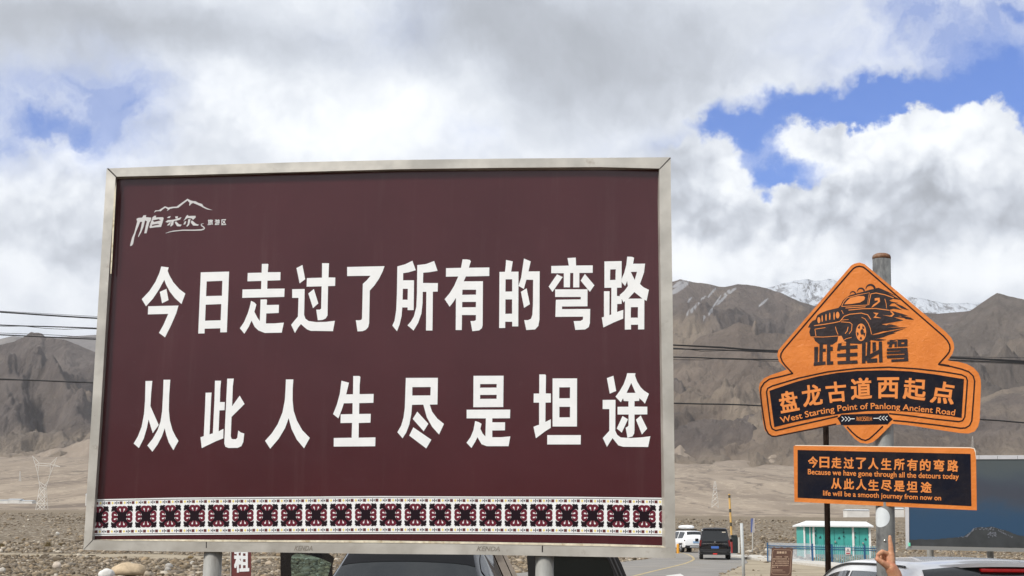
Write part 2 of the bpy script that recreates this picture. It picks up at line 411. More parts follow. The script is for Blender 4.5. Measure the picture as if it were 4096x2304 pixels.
def _rock(lo, hi, tan, sc=0.0016, snowy=False):
    def f(q, b):
        t = q.n('ShaderNodeTexCoord').outputs['Object']
        w = q.vm('ADD', t, q.vm('SCALE', q.noise(t, sc * 1.3, 4, 0.6, True), scale=260.0))
        mp = q.n('ShaderNodeMapping'); mp.inputs['Scale'].default_value = (1.0, 0.55, 0.55); q.put(mp.inputs[0], w)
        n1 = q.noise(mp.outputs[0], sc * 2.2, 9, 0.66); n2 = q.noise(mp.outputs[0], sc * 9, 10, 0.72)
        c = q.mix(q.smooth(n1, 0.38, 0.62), lo, hi)
        c = q.mix(q.smooth(n2, 0.36, 0.66, 0.0, 0.75), c, tuple(x * 0.78 for x in lo))
        c = q.mix(q.smooth(q.noise(w, sc * 1.2, 6, 0.6), 0.52, 0.68, 0.0, 0.8), c, tan)
        n3 = q.noise(w, sc * 34, 8, 0.75)
        c = q.mix(q.smooth(n3, 0.56, 0.72, 0.0, 0.55), c, tan)
        c = q.mix(q.smooth(n3, 0.44, 0.30, 0.0, 0.7), c, tuple(x * 0.68 for x in lo))
        at = q.n('ShaderNodeAttribute', attribute_name='low').outputs['Fac']
        at = q.smooth(q.m('MULTIPLY_ADD', q.m('SUBTRACT', n1, 0.5), 1.2, at), 0.1, 0.9)
        c = q.mix(q.m('MULTIPLY', at, 0.97), c, tan)
        sn = q.n('ShaderNodeAttribute', attribute_name='snow').outputs['Fac']
        if snowy:
            s = q.smooth(q.m('ADD', sn, q.m('MULTIPLY', q.m('SUBTRACT', n2, 0.5), 3.2)), 0.28, 0.62)
        else:
            s = q.smooth(q.m('MULTIPLY_ADD', q.m('SUBTRACT', n3, 0.5), 0.9, sn), 0.15, 0.6, 0.0, 0.5)
        c = q.mix(s, c, (0.58, 0.62, 0.68) if snowy else (0.50, 0.52, 0.56))
        q.put(b.inputs['Base Color'], c)
        bn = q.n('ShaderNodeBump'); bn.inputs['Strength'].default_value = 0.9; bn.inputs['Distance'].default_value = 45.0
        q.put(bn.inputs['Height'], q.m('ADD', n2, q.m('MULTIPLY', n1, 1.5))); q.put(b.inputs['Normal'], bn.outputs[0])
    return f
M_rock_right = land_mat('brown_rock', _rock((0.124, 0.101, 0.089), (0.162, 0.134, 0.118), (0.275, 0.222, 0.168)))
M_rock_tan = land_mat('tan_rock', _rock((0.150, 0.118, 0.096), (0.20, 0.158, 0.126), (0.285, 0.23, 0.175), 0.002))
M_rock_peak = land_mat('grey_rock', _rock((0.122, 0.102, 0.088), (0.162, 0.137, 0.119), (0.265, 0.212, 0.162)))
M_rock_left = land_mat('dark_rock', _rock((0.122, 0.102, 0.094), (0.175, 0.149, 0.135), (0.272, 0.222, 0.172)))
M_rock_pale = land_mat('pale_rock', _rock((0.20, 0.185, 0.18), (0.235, 0.215, 0.20), (0.25, 0.225, 0.20), 0.001))
M_snow = land_mat('snow_rock', _rock((0.15, 0.15, 0.16), (0.22, 0.22, 0.235), (0.25, 0.25, 0.26), 0.0022, True))

# ---- the ground: one sheet out to the mountains
rows = list(np.concatenate([[-6000, -1500, -300, -60, -20, 3, 12, 25, 40], np.arange(44, 134, 3.0), np.arange(133, 215, 4.0)[1:], [210.0],
        np.geomspace(216, 9000, 110)])); rows = sorted(set(round(float(r), 3) for r in rows))
azs = np.concatenate([[-84, -75, -62, -48, -36, -30], np.arange(-26, 26.01, 0.13), [30, 36, 48, 62, 75, 84]])
ta = np.tan(np.radians(azs)); gv = []
for y in rows:
    for a in ta:
        x = max(-14000.0, min(14000.0, (abs(y) + 64) * a))
        z = ground_z(y)
        if y > 130: z += 0.22 * min(1, (y-130)/40) * nz(x, y, 1, 0.05)
        if y > 212: z += (y - 212) * 0.0035 * (nz(x, y, 3.3, 0.004) + 0.6 * nz(x, y, 8, 0.013) + 0.35 * nz(x, y, 5, 0.05))
        gv.append((x, y, z))
nc = len(ta); gf = [(j*nc+i, j*nc+i+1, (j+1)*nc+i+1, (j+1)*nc+i) for j in range(len(rows)-1) for i in range(nc-1)]
mb = MB(); mb.v = gv; mb.f = gf
props(mb.build('ground', M_ground, smooth=True), kind='structure')

# ---- mountains: height fields between a foot and a ridge
def mountain(name, ridge, R0, depth, amp, nscale, seed, m, nu=520, nv=120, k=1.25, rough=0.0, snow=None, snow_all=False, yz=0.5, lowband=0.35):
    A = np.array([az_el(*p) for p in ridge]); order = np.argsort(A[:, 0]); A = A[order]
    az = np.linspace(A[0, 0], A[-1, 0], nu); el = np.interp(az, A[:, 0], A[:, 1])
    Rf = R0 * (1 - depth); ts = np.concatenate([np.linspace(0, 1, nv), [1.03, 1.1, 1.25, 1.5]])
    V = []; low = []; sno = []
    segs = []
    for s in (snow or []):
        segs.append([np.array(az_el(*p)) for p in s[0]] + [s[1] / F])
    for i, a in enumerate(az):
        e = el[i] + rough * noise.fractal(Vector((a * 160, seed, 0.3)), 1.0, 2.0, 6)
        edge = min(1.0, min(i, nu - 1 - i) / 12.0)
        for t in ts:
            r = Rf + (R0 - Rf) * t
            z0 = ground_z(Rf * math.cos(a)) - 25
            zr = CZ + R0 * math.tan(e)
            x, y = r * math.sin(a), r * math.cos(a)
            if t <= 1:
                p = t ** k
                z = z0 + (zr - z0) * p
                wx = x + 0.35 * nscale * noise.noise(Vector((x / nscale, y / nscale, seed + 5)))
                n = noise.ridged_multi_fractal(Vector((wx / nscale, y * yz / nscale, seed)), 0.95, 2.1, 7, 1.0, 2.0)
                wgt = (min(1.0, (1 - t) * 3.2) ** 0.6) * (0.55 + 0.45 * math.sin(math.pi * t))
                z += amp * (n - 1.15) * wgt + amp * 0.16 * noise.fractal(Vector((wx * 5.5 / nscale, y * 4 / nscale, seed)), 0.8, 2.0, 6) * wgt
                cap = CZ + r * math.tan(e - (1 - t) * 0.006)
                if t < 1: z = min(z, cap)
            else:
                z = zr - (zr - z0) * (t - 1) * 1.4
            V.append((x, y, z))
            h = (z - z0) / max(zr - z0, 1)
            low.append(max(0.0, min(1.0, (lowband - h) / lowband)))
            s = 0.0
            if snow_all: s = min(0.62, max(0.0, h * 1.1 - 0.42))
            elif segs:
                q = np.array((a, math.atan2(z - CZ, r)))
                for a0, a1, wd in segs:
                    dd = a1 - a0; u = np.clip(np.dot(q - a0, dd) / np.dot(dd, dd), 0, 1)
                    s = max(s, 1 - np.linalg.norm(q - a0 - dd * u) / (wd * (0.5 + 0.5 * math.sin(math.pi * u) + 0.15)))
                s = max(s, 0.0)
            sno.append(s)
    n = len(ts); mb = MB(); mb.v = V
    mb.f = [(i*n+j, (i+1)*n+j, (i+1)*n+j+1, i*n+j+1) for i in range(nu-1) for j in range(n-1)]
    o = mb.build(name, m, smooth=True)
    for nm, dat in (('low', low), ('snow', sno)):
        at = o.data.attributes.new(nm, 'FLOAT', 'POINT'); at.data.foreach_set('value', np.array(dat, np.float32))
    return props(o, kind='structure')

mountain('left_mountain', [(-900,1500),(-300,1440),(0,1379),(57,1367),(90,1350),(124,1327),(137,1331),(151,1330),(169,1335),(184,1350),(261,1359),(323,1384),(373,1406),(480,1450),(700,1560),(1000,1690),(1250,1790)],
         4300, 0.34, 150, 430, 3.1, M_rock_left, nu=420, nv=130, k=1.15, rough=0.0004)
mountain('far_mountain', [(-900,1420),(-200,1385),(0,1356),(50,1344),(100,1349),(214,1350),(248,1346),(310,1344),(385,1339),(700,1310),(1100,1290),(1500,1330),(1900,1370),(2300,1400)],
         7600, 0.3, 70, 900, 9.0, M_rock_pale, nu=300, nv=60, k=1.0)
SN = [([(2685,1174),(2752,1130)], 15), ([(2690,1150),(2735,1120)], 8), ([(2748,1260),(2797,1211)], 7.5), ([(2803,1199),(2822,1186)], 5), ([(2832,1188),(2865,1150)], 5), ([(2806,1282),(2850,1244)], 5.5), ([(2843,1240),(2885,1182)], 4.5),
      ([(2870,1218),(2905,1182)], 7), ([(2910,1178),(2948,1148)], 6), ([(3035,1226),(3072,1195)], 6), ([(2752,1205),(2768,1188)], 5), ([(2895,1180),(2925,1155)], 4)]
mountain('brown_mountain', [(700,1420),(1000,1330),(1400,1230),(1900,1170),(2300,1180),(2600,1150),(2693,1126),(2722,1116.5),(2772,1128.5),(2830,1136),(2872,1146),(2900,1148),(2949,1137),(2993,1138.6),(3060,1152),(3126,1172.6),(3200,1206),(3255,1223),(3350,1240),(3500,1252),(3707,1251.6),(3753,1254.5),(3792,1251.6),(3883,1243),(3960,1235),(4300,1220),(4800,1270),(5400,1330)],
         5200, 0.44, 230, 520, 1.7, M_rock_right, nu=900, nv=170, k=1.3, rough=0.0003, snow=SN, yz=0.45, lowband=0.42)
mountain('tan_foothill', [(1900,1700),(2300,1610),(2500,1550),(2660,1478),(2740,1400),(2800,1347),(2880,1324),(2955,1288),(3000,1300),(3060,1332),(3150,1335),(3300,1400),(3600,1440),(3700,1500),(3830,1510),(3920,1468),(4000,1440),(4096,1418),(4300,1450),(4700,1550)],
         4000, 0.34, 120, 380, 21.7, M_rock_tan, nu=560, nv=110, k=1.35, rough=0.0006, yz=0.55, lowband=0.5)
mountain('low_foothill', [(2200,1800),(2500,1730),(2620,1690),(2700,1652),(2780,1640),(2850,1622),(2930,1612),(2990,1600),(3080,1648),(3200,1640),(3400,1700),(3700,1640),(3900,1602),(4000,1562),(4096,1542),(4400,1600),(4700,1720)],
         3300, 0.28, 60, 260, 33.1, M_rock_right, nu=520, nv=90, k=1.3, rough=0.0006, yz=0.6, lowband=0.6)
mountain('bare_spur', [(2700,1860),(2790,1822),(2840,1792),(2900,1752),(3000,1706),(3080,1662),(3180,1610),(3300,1640),(3450,1690),(3700,1725),(3900,1735),(4096,1742),(4500,1790)],
         2950, 0.20, 34, 170, 41.3, M_rock_tan, nu=460, nv=70, k=1.2, rough=0.0004, yz=0.6, lowband=0.7)
mountain('left_foothill', [(60,1838),(137,1814),(200,1772),(260,1738),(320,1712),(380,1668),(500,1610),(800,1560),(1200,1640)],
         3500, 0.22, 45, 220, 51.3, M_rock_left, nu=240, nv=80, k=1.2, rough=0.0005, yz=0.6, lowband=0.7)
mountain('scree_fan', [(2300,1880),(2500,1850),(2640,1812),(2720,1772),(2790,1800),(2850,1778),(2930,1815),(3020,1790),(3090,1752),(3200,1715),(3330,1780),(3480,1745),(3620,1800),(3760,1760),(3900,1785),(4000,1748),(4096,1770),(4400,1800),(4700,1860)],
         2880, 0.30, 16, 150, 61.3, M_ground, nu=420, nv=70, k=2.1, rough=0.0010, yz=0.35)
mountain('left_scree_fan', [(-500,1860),(-200,1846),(0,1836),(60,1830),(130,1822),(190,1800),(260,1790),(330,1762),(400,1752),(600,1740),(900,1800),(1200,1860)],
         2950, 0.30, 14, 150, 71.7, M_ground, nu=320, nv=70, k=2.1, rough=0.0008, yz=0.35)
mountain('grey_peak', [(3420,1640),(3560,1520),(3700,1400),(3790,1318),(3860,1258),(3928,1212),(3987.5,1172),(4047,1186.5),(4096,1198),(4400,1260),(4900,1330),(5400,1500)],
         4300, 0.34, 165, 400, 6.4, M_rock_peak, nu=420, nv=140, k=1.1, rough=0.0004, yz=0.5)
mountain('snow_mountain', [(2700,1250),(2900,1200),(3040,1160),(3061,1152),(3090,1147),(3110,1140),(3145,1130),(3180,1122),(3230,1117),(3262,1121),(3290,1122),(3310,1117),(3335,1121),(3380,1134),(3420,1150),(3500,1170),(3580,1190),(3620,1187),(3640,1187),(3700,1196),(3770,1213),(3860,1214),(3920,1210),(3990,1200),(4100,1215),(4500,1260),(5000,1400)],
         9500, 0.16, 120, 560, 12.2, M_snow, nu=620, nv=90, k=0.95, rough=0.0007, snow_all=True, yz=0.6)

mb = MB(); nb = 120; vs = []  # unseen range behind the camera, added to darken the billboard's lower reflections
for i in range(nb + 1):
    x = -9000 + 18000 * i / nb; h = 430 + 190 * nz(x, 0, 4.2, 1/2300) + 90 * nz(x, 0, 9.1, 1/700)
    for t in range(25):
        f = t / 24; y = -1500 - 3200 * f; z = -20 + h * f ** 1.2
        if 0 < t < 24: z += 60 * (noise.ridged_multi_fractal(Vector((x / 500, y / 900, 3.0)), 0.95, 2.1, 6, 1.0, 2.0) - 1.1) * math.sin(math.pi * f)
        vs.append((x, y, z))
mb.add(vs, [(25*i+k, 25*i+k+1, 25*i+25+k+1, 25*i+25+k) for i in range(nb) for k in range(24)])
o = mb.build('added_rear_mountain', M_rock_left, smooth=True); props(o, kind='structure')
for nm in ('low', 'snow'): o.data.attributes.new(nm, 'FLOAT', 'POINT')
# ---- road, path, verge, markings, kerb
def sheet(name, px, lift, m, kind='structure', **kw):
    mb = MB(); ring = [ground_at(*p) for p in px]
    tris = tessellate_polygon([[Vector((p[0], p[1], 0)) for p in ring]])
    mb.add([(p[0], p[1], ground_z(p[1]) + lift) for p in ring], [tuple(t) for t in tris])
    o = mb.build(name, m); return props(o, kind=kind, **kw)
M_asphalt = mat('asphalt', (0.235, 0.222, 0.205), 0.9, var=0.14, vscale=0.6, bump=0.3, bscale=30, dirt=(0.30, 0.26, 0.2), dirt_amt=0.5, dscale=0.12, spec=0.2)
M_sand = mat('sandy_dirt', (0.335, 0.285, 0.21), 0.95, var=0.18, vscale=0.5, bump=0.5, bscale=4, dirt=(0.22, 0.185, 0.135), dirt_amt=0.6, dscale=0.35, spec=0.1)
M_yellow_line = mat('worn_yellow_paint', (0.44, 0.34, 0.17), 0.8, var=0.3, vscale=2, dirt=(0.26, 0.23, 0.19), dirt_amt=0.5, dscale=1.5)
M_white_line = mat('worn_white_paint', (0.6, 0.6, 0.57), 0.8, var=0.15, vscale=2, dirt=(0.3, 0.28, 0.25), dirt_amt=0.5)
ROAD = [(1500,2355),(2100,2290),(2480,2249),(2570,2239),(2650,2225),(2700,2214),(2760,2207),(2935,2208.5),(2977,2229),(2991,2251),(2955,2268),(2919,2285),(2874,2304),(2780,2355)]
VERGE = [(2874,2306),(2919,2286),(2955,2269),(2993,2251),(2982,2236),(3080,2247),(3330,2271),(3600,2292),(3700,2300),(3700,2352),(2800,2352)]
PATH = [(-200,2206),(100,2214),(260,2216),(400,2216),(560,2217),(700,2219),(800,2225),(1330,2228),(1330,2236),(900,2236),(700,2237),(500,2232),(250,2224),(0,2222),(-200,2216)]
sheet('road', ROAD, 0.008, M_asphalt)
sheet('verge', VERGE, 0.004, M_sand)
sheet('path', PATH, 0.006, M_sand)
def ground_ribbon(name, px, w, lift, m, **kw):
    P = [ground_at(*p) for p in px]; mb = MB()
    A, B = ribbon([(p[0], p[1]) for p in P], w); n = len(A)
    mb.add([(a[0], a[1], ground_z(a[1]) + lift) for a in A] + [(a[0], a[1], ground_z(a[1]) + lift) for a in B],
           [(i, i+1, n+i+1, n+i) for i in range(n-1)])
    o = mb.build(name, m); return props(o, kind='structure', **kw)
ground_ribbon('yellow_road_line', [(2430,2338),(2540,2304),(2620,2284),(2696,2266),(2738,2255.5),(2763,2246),(2775,2239),(2774,2233),(2767,2226),(2751,2218.5),(2732,2213.5),(2716,2211)], 0.15, 0.013, M_yellow_line)
sheet('white_road_mark', [(2640,2316),(2668,2303),(2722,2296),(2736,2305),(2728,2316)], 0.013, M_white_line)
M_concrete = mat('pale_concrete', (0.50, 0.475, 0.43), 0.9, var=0.12, vscale=3, bump=0.2, bscale=30, spec=0.2)
def kerb(px, w, h):
    P = [ground_at(*p) for p in px]; A, B = ribbon([(p[0], p[1]) for p in P], w); n = len(A); mb = MB(); vs = []
    for a, b in zip(A, B):
        za, zb = ground_z(a[1]), ground_z(b[1])
        vs += [(a[0], a[1], za - .05), (a[0], a[1], za + h), (b[0], b[1], zb + h), (b[0], b[1], zb - .05)]
    fs = [(0, 1, 2, 3), (4*n-4, 4*n-1, 4*n-2, 4*n-3)]
    for i in range(n-1):
        for k in range(4): fs.append((4*i+k, 4*i+(k+1) % 4, 4*i+4+(k+1) % 4, 4*i+4+k))
    mb.add(vs, fs); return props(mb.build('kerb', M_concrete), kind='structure')
kerb([(2976,2226),(3030,2233),(3080,2241),(3200,2251),(3330,2265),(3480,2280)], 2.2, 0.12)

# ---- gravel: stones scattered over the field, one mass
_ico = bmesh.new(); bmesh.ops.create_icosphere(_ico, subdivisions=1, radius=1.0)
ICO_V = np.array([tuple(v.co) for v in _ico.verts]); ICO_F = np.array([[v.index for v in f.verts] for f in _ico.faces]); _ico.free()
_ico = bmesh.new(); bmesh.ops.create_icosphere(_ico, subdivisions=3, radius=1.0); _ico.verts.ensure_lookup_table()
ICO3_V = [tuple(v.co) for v in _ico.verts]; ICO3_F = [tuple(v.index for v in f.verts) for f in _ico.faces]; _ico.free()
def inside(poly, x, y):
    c = np.zeros(len(x), bool); j = len(poly) - 1
    for i in range(len(poly)):
        xi, yi = poly[i][0], poly[i][1]; xj, yj = poly[j][0], poly[j][1]
        k = ((yi > y) != (yj > y)) & (x < (xj - xi) * (y - yi) / (yj - yi + 1e-12) + xi); c ^= k; j = i
    return c
def scatter_gravel(N):
    inv = rng.uniform(1/215, 1/40, N*2); Y = 1/inv
    X = Y * np.tan(rng.uniform(math.radians(-24), math.radians(24), N*2))
    pr = [[ground_at(*p)[:2] for p in poly] for poly in (ROAD, VERGE, PATH)]
    keep = np.ones(len(X), bool)
    for k, poly in enumerate(pr):
        ins = inside(poly, X, Y)
        keep &= ~ins if k == 0 else ~(ins & (rng.random(len(X)) < (0.985 if k == 1 else 0.99)))
    cl = np.array([nz(x, y, 2.2, 0.09) + 0.5 * nz(x, y, 6.1, 0.4) for x, y in zip(X, Y)])
    keep &= rng.random(len(X)) < np.clip(0.55 + 0.9 * cl, 0.1, 1)
    X, Y = X[keep][:N], Y[keep][:N]; n = len(X)
    s = np.exp(rng.normal(math.log(0.042), 0.62, n)) * (Y / 60) ** 0.6; s = np.clip(s, 0.02, 0.24)
    sc = s[:, None] * rng.uniform(0.55, 1.25, (n, 3)) * np.array([1.2, 1.0, 0.6])
    jit = 1 + rng.uniform(-0.30, 0.26, (n, 12 if len(ICO_V) == 12 else len(ICO_V)))
    v = ICO_V[None] * jit[:, :, None] * sc[:, None, :]
    a = rng.uniform(0, 2*math.pi, n); ca, sa = np.cos(a), np.sin(a); b = rng.uniform(-.5, .5, n); cb, sb = np.cos(b), np.sin(b)
    x = v[:, :, 0]; z = v[:, :, 2]; x2 = x * cb[:, None] - z * sb[:, None]; z2 = x * sb[:, None] + z * cb[:, None]
    y = v[:, :, 1]; x3 = x2 * ca[:, None] - y * sa[:, None]; y3 = x2 * sa[:, None] + y * ca[:, None]
    gz = np.interp(Y, GY, GZ)
    P = np.stack([x3 + X[:, None], y3 + Y[:, None], z2 + (gz + 0.25 * sc[:, 2])[:, None]], -1).reshape(-1, 3)
    FI = (ICO_F[None] + (np.arange(n) * len(ICO_V))[:, None, None]).reshape(-1, 3)
    me = bpy.data.meshes.new('gravel_stones'); me.vertices.add(len(P)); me.vertices.foreach_set('co', P.astype(np.float32).ravel())
    me.loops.add(FI.size); me.loops.foreach_set('vertex_index', FI.ravel().astype(np.int32))
    me.polygons.add(len(FI)); me.polygons.foreach_set('loop_start', np.arange(0, FI.size, 3, dtype=np.int32))
    me.update(calc_edges=True); me.validate()
    pal = np.array([(0.25,.205,.15),(0.175,.14,.10),(0.35,.30,.24),(0.12,.097,.072),(0.46,.42,.36),(0.22,.19,.158),(0.29,.225,.15)])
    ci = pal[rng.choice(len(pal), n, p=[.26,.2,.17,.13,.07,.1,.07])] * rng.uniform(.70, 1.08, (n, 1)) * np.array((1.0, .97, .92))
    cc = np.ones((n * len(ICO_V), 4), np.float32); cc[:, :3] = np.repeat(ci, len(ICO_V), 0)
    at = me.attributes.new('tone', 'FLOAT_COLOR', 'POINT'); at.data.foreach_set('color', cc.ravel())
    o = bpy.data.objects.new('gravel_stones', me); link(o)
    mt = bpy.data.materials.new('gravel_stone'); mt.use_nodes = True; q = NG(mt.node_tree); b = mt.node_tree.nodes['Principled BSDF']
    b.inputs['Roughness'].default_value = 0.9; b.inputs['Specular IOR Level'].default_value = 0.2
    q.put(b.inputs['Base Color'], q.n('ShaderNodeAttribute', attribute_name='tone').outputs['Color'])
    me.materials.append(mt); props(o, kind='stuff', label='grey and tan gravel stones strewn over the plain', cat='gravel')
scatter_gravel(95000)

# ---- boulders one can tell apart
def boulder(px, py, wpx, hpx, color, label, seed, group=None, name='boulder', sink=0.25, at=None, flat=None):
    p = ground_at(px, py) if at is None else np.array(at)
    d = p[1]; w = wpx * d / F / 2; h = hpx * d / F / 2
    mb = MB(); vs = []
    for x, y, z in ICO3_V:
        n = 1 + 0.22 * noise.noise(Vector((x*1.1 + seed, y*1.1, z*1.1))) + 0.10 * noise.noise(Vector((x*2.7, y*2.7 + seed, z*2.7))) + 0.04 * noise.noise(Vector((x*6, y*6, z*6 + seed)))
        zz = z * n
        if flat is not None: zz = max(zz, -flat)
        vs.append((p[0] + x*n*w, p[1] + y*n*w*0.8, p[2] + h * (1 - sink) + zz*h))
    mb.add(vs, ICO3_F)
    o = mb.build(name, mat('stone_%g_%g_%g' % color, color, 0.9, var=0.16, vscale=5, bump=0.5, bscale=14, spec=0.2, dirt=tuple(c*.6 for c in color), dirt_amt=.5, dscale=4), smooth=True, loc=p)
    return props(o, label, 'boulder', group)
boulder(512,2312,130,64,(0.47,0.37,0.25), 'large tan dome shaped boulder with flat underside below the maroon billboard corner', 1.2, flat=.55, sink=.1)
boulder(425,2314,58,44,(0.62,0.61,0.58), 'round white boulder left of the large tan boulder', 4.4)
boulder(226,2274,34,30,(0.52,0.45,0.38), 'pinkish white egg shaped boulder among dark gravel left of the billboard', 7.7)
boulder(283,2265,40,18,(0.19,0.165,0.135), 'flat grey brown boulder beside the pinkish egg shaped boulder', 9.1)
boulder(9,2290,26,22,(0.45,0.42,0.37), 'pale boulder at the left edge of the photo', 11.3)
boulder(770,2260,20,18,(0.42,0.40,0.36), 'pale rounded boulder just left of the left billboard post', 13.0)
boulder(763,2235,24,14,(0.22,0.165,0.09), 'brown mossy boulder on the sandy track near the left post', 15.5)
boulder(676,2272,30,22,(0.38,0.36,0.33), 'light grey angular boulder between tan boulder and left post', 17.2)
boulder(669,2290,26,24,(0.33,0.31,0.28), 'mid grey boulder under the light grey angular boulder', 19.4)
boulder(230,2140,16,14,(0.52,0.50,0.46), 'small white boulder high on the gravel bank left of the billboard', 21.0)
boulder(3072,2208,26,17,(0.45,0.42,0.37), 'pale boulder on the bank above the brown notice board', 23.9)
boulder(3003,2210,14,9,(0.5,0.47,0.42), 'small whitish boulder near the blue sign foot', 25.3)
boulder(3195,2200,22,10,(0.36,0.27,0.17), 'tan boulder behind the fence end beside the kiosk', 27.7)
# dry shrubs on the gravel bank
def shrub(px, py, wpx, hpx, label, seed):
    p = ground_at(px, py); w = wpx * p[1] / F / 2; h = hpx * p[1] / F; mb = MB(); r = random.Random(seed)
    for i in range(420):
        a = r.uniform(0, 6.283); q = abs(r.gauss(0, .42)); bx, by = w*q*math.cos(a), w*q*math.sin(a)*.8
        L = h * r.uniform(.35, 1.0) * max(.25, 1 - q*.7); t = .012 + .008*r.random()
        ex, ey = bx + r.gauss(0, .35)*L, by + r.gauss(0, .35)*L
        dx, dy = -math.sin(a)*t, math.cos(a)*t
        mb.add([(p[0]+bx-dx, p[1]+by-dy, p[2]), (p[0]+bx+dx, p[1]+by+dy, p[2]), (p[0]+ex, p[1]+ey, p[2]+L)], [(0, 1, 2)])
    return props(mb.build('dry_shrub', mat('dry_twigs', (0.21, 0.155, 0.075), 0.9, var=.3, vscale=6), loc=p), label, 'shrub')
for i, (px, py, w_, h_) in enumerate(((95,2160,14,8),(300,2120,10,6),(3120,2150,16,9),(3045,2125,12,7),(2980,2155,14,8),(3560,2180,14,8),(3590,2140,12,7),(60,2120,10,6),(150,2225,18,9),(330,2160,13,7))):
    o = shrub(px, py, w_, h_, 'low straw coloured tuft among the gravel stones', 10 + i); o['group'] = 'tufts on the gravel'
shrub(192,2186,46,28,'straw coloured dry shrub on the gravel bank left of the billboard',1)
shrub(8,2188,34,20,'straw coloured dry shrub at the left edge of the photo',2)
shrub(240,2183,26,14,'small reddish dry shrub right of the larger straw shrub',3)

# ================================================================== maroon billboard
_d = np.array((48518.0, -5450.0, 0)); _d /= np.linalg.norm(_d)
SN_N = np.array((_d[1], -_d[0], 0.0))           # towards the camera
SN_P = at_y(1560, 1440, 9.0)
def sgn(px, py, off=0.0):
    d = ray(px, py); P = SN_P + SN_N * off
    return CAM + d * (np.dot(P - CAM, SN_N) / np.dot(d, SN_N))
def on(off): return lambda x, y: sgn(x, y, off)

def _maroon(q, b):
    t = q.n('ShaderNodeTexCoord').outputs['Object']
    n = q.noise(t, 1.2, 6, 0.6); n2 = q.noise(t, 14, 6, 0.7)
    c = q.mix(q.smooth(n, 0.3, 0.7), (0.050, 0.0074, 0.0102), (0.060, 0.0102, 0.0135))
    c = q.mix(q.smooth(n2, 0.60, 0.78, 0.0, 0.25), c, (0.085, 0.036, 0.038))
    mp = q.n('ShaderNodeMapping'); mp.inputs['Scale'].default_value = (6.0, 6.0, 0.5); q.put(mp.inputs[0], t)
    c = q.mix(q.smooth(q.noise(mp.outputs[0], 1.0, 7, 0.65), 0.52, 0.75, 0.0, 0.22), c, (0.11, 0.055, 0.055))
    q.put(b.inputs['Base Color'], c); b.inputs['Roughness'].default_value = 0.2; b.inputs['Specular IOR Level'].default_value = 0.5
    bn = q.n('ShaderNodeBump'); bn.inputs['Strength'].default_value = 0.14; bn.inputs['Distance'].default_value = 0.02
    q.put(bn.inputs['Height'], q.m('ADD', q.noise(t, 2.0, 3, 0.5), q.m('MULTIPLY', q.noise(t, 60, 2, 0.5), 0.05))); q.put(b.inputs['Normal'], bn.outputs[0])
M_maroon = land_mat('maroon_vinyl', _maroon); MATS['maroon_vinyl'].node_tree.nodes['Principled BSDF'].inputs['Specular IOR Level'].default_value = 0.55; MATS['maroon_vinyl'].node_tree.nodes['Principled BSDF'].inputs['Roughness'].default_value = 0.2
M_white = mat('white_vinyl', (0.80, 0.81, 0.81), 0.4, var=0.04, vscale=12, spec=0.4)
M_logo = mat('pale_grey_vinyl', (0.58, 0.57, 0.57), 0.4)
def _steel(q, b):
    t = q.n('ShaderNodeTexCoord').outputs['Object']
    n = q.noise(t, 3.5, 5, 0.6); n2 = q.noise(t, 30, 8, 0.7); n3 = q.noise(t, 9, 7, 0.7)
    c = q.mix(q.smooth(n, 0.3, 0.7), (0.47, 0.445, 0.395), (0.60, 0.575, 0.52))
    c = q.mix(q.smooth(n3, 0.60, 0.74, 0.0, 0.55), c, (0.30, 0.25, 0.20))
    c = q.mix(q.smooth(n2, 0.66, 0.80, 0.0, 0.8), c, (0.20, 0.13, 0.08))
    q.put(b.inputs['Base Color'], c); b.inputs['Metallic'].default_value = 0.55
    q.put(b.inputs['Roughness'], q.smooth(n, 0.3, 0.7, 0.30, 0.48))
    bn = q.n('ShaderNodeBump'); bn.inputs['Strength'].default_value = 0.22; bn.inputs['Distance'].default_value = 0.02
    q.put(bn.inputs['Height'], q.m('ADD', q.noise(t, 4.5, 3, 0.5), q.m('MULTIPLY', n2, 0.04))); q.put(b.inputs['Normal'], bn.outputs[0])
M_steel = land_mat('dull_sheet_steel', _steel)
MATS['dull_sheet_steel'].node_tree.nodes['Principled BSDF'].inputs['Specular IOR Level'].default_value = 0.5
M_dark = mat('dark_gap', (0.02, 0.014, 0.012), 0.8)
M_lit_lip = mat('lit_yellowed_lip', (0.66, 0.60, 0.46), 0.85, var=0.25, vscale=20, dirt=(0.34, 0.24, 0.10), dirt_amt=0.8, dscale=14)

bb_base = sgn(1560, 2220); bb_base[2] = 0.0
BB = thing('billboard', 'large maroon billboard in a dull steel frame with white Chinese slogan and patterned border', 'billboard', bb_base)
# panel
PAN = [(466,714),(700,706),(1200,690),(1600,682),(2400,678),(2636,675),(2640,990),(2645,1460),(2650,1860),(2653,2185),(2400,2178),(1900,2170),(1500,2165),(1100,2163),(700,2160),(374,2161),(383,2045),(444,1100),(462,800)]
mb = MB(); mb.slab(PAN, on(0.0), on(-0.09)); mb.build('panel', M_maroon, BB)
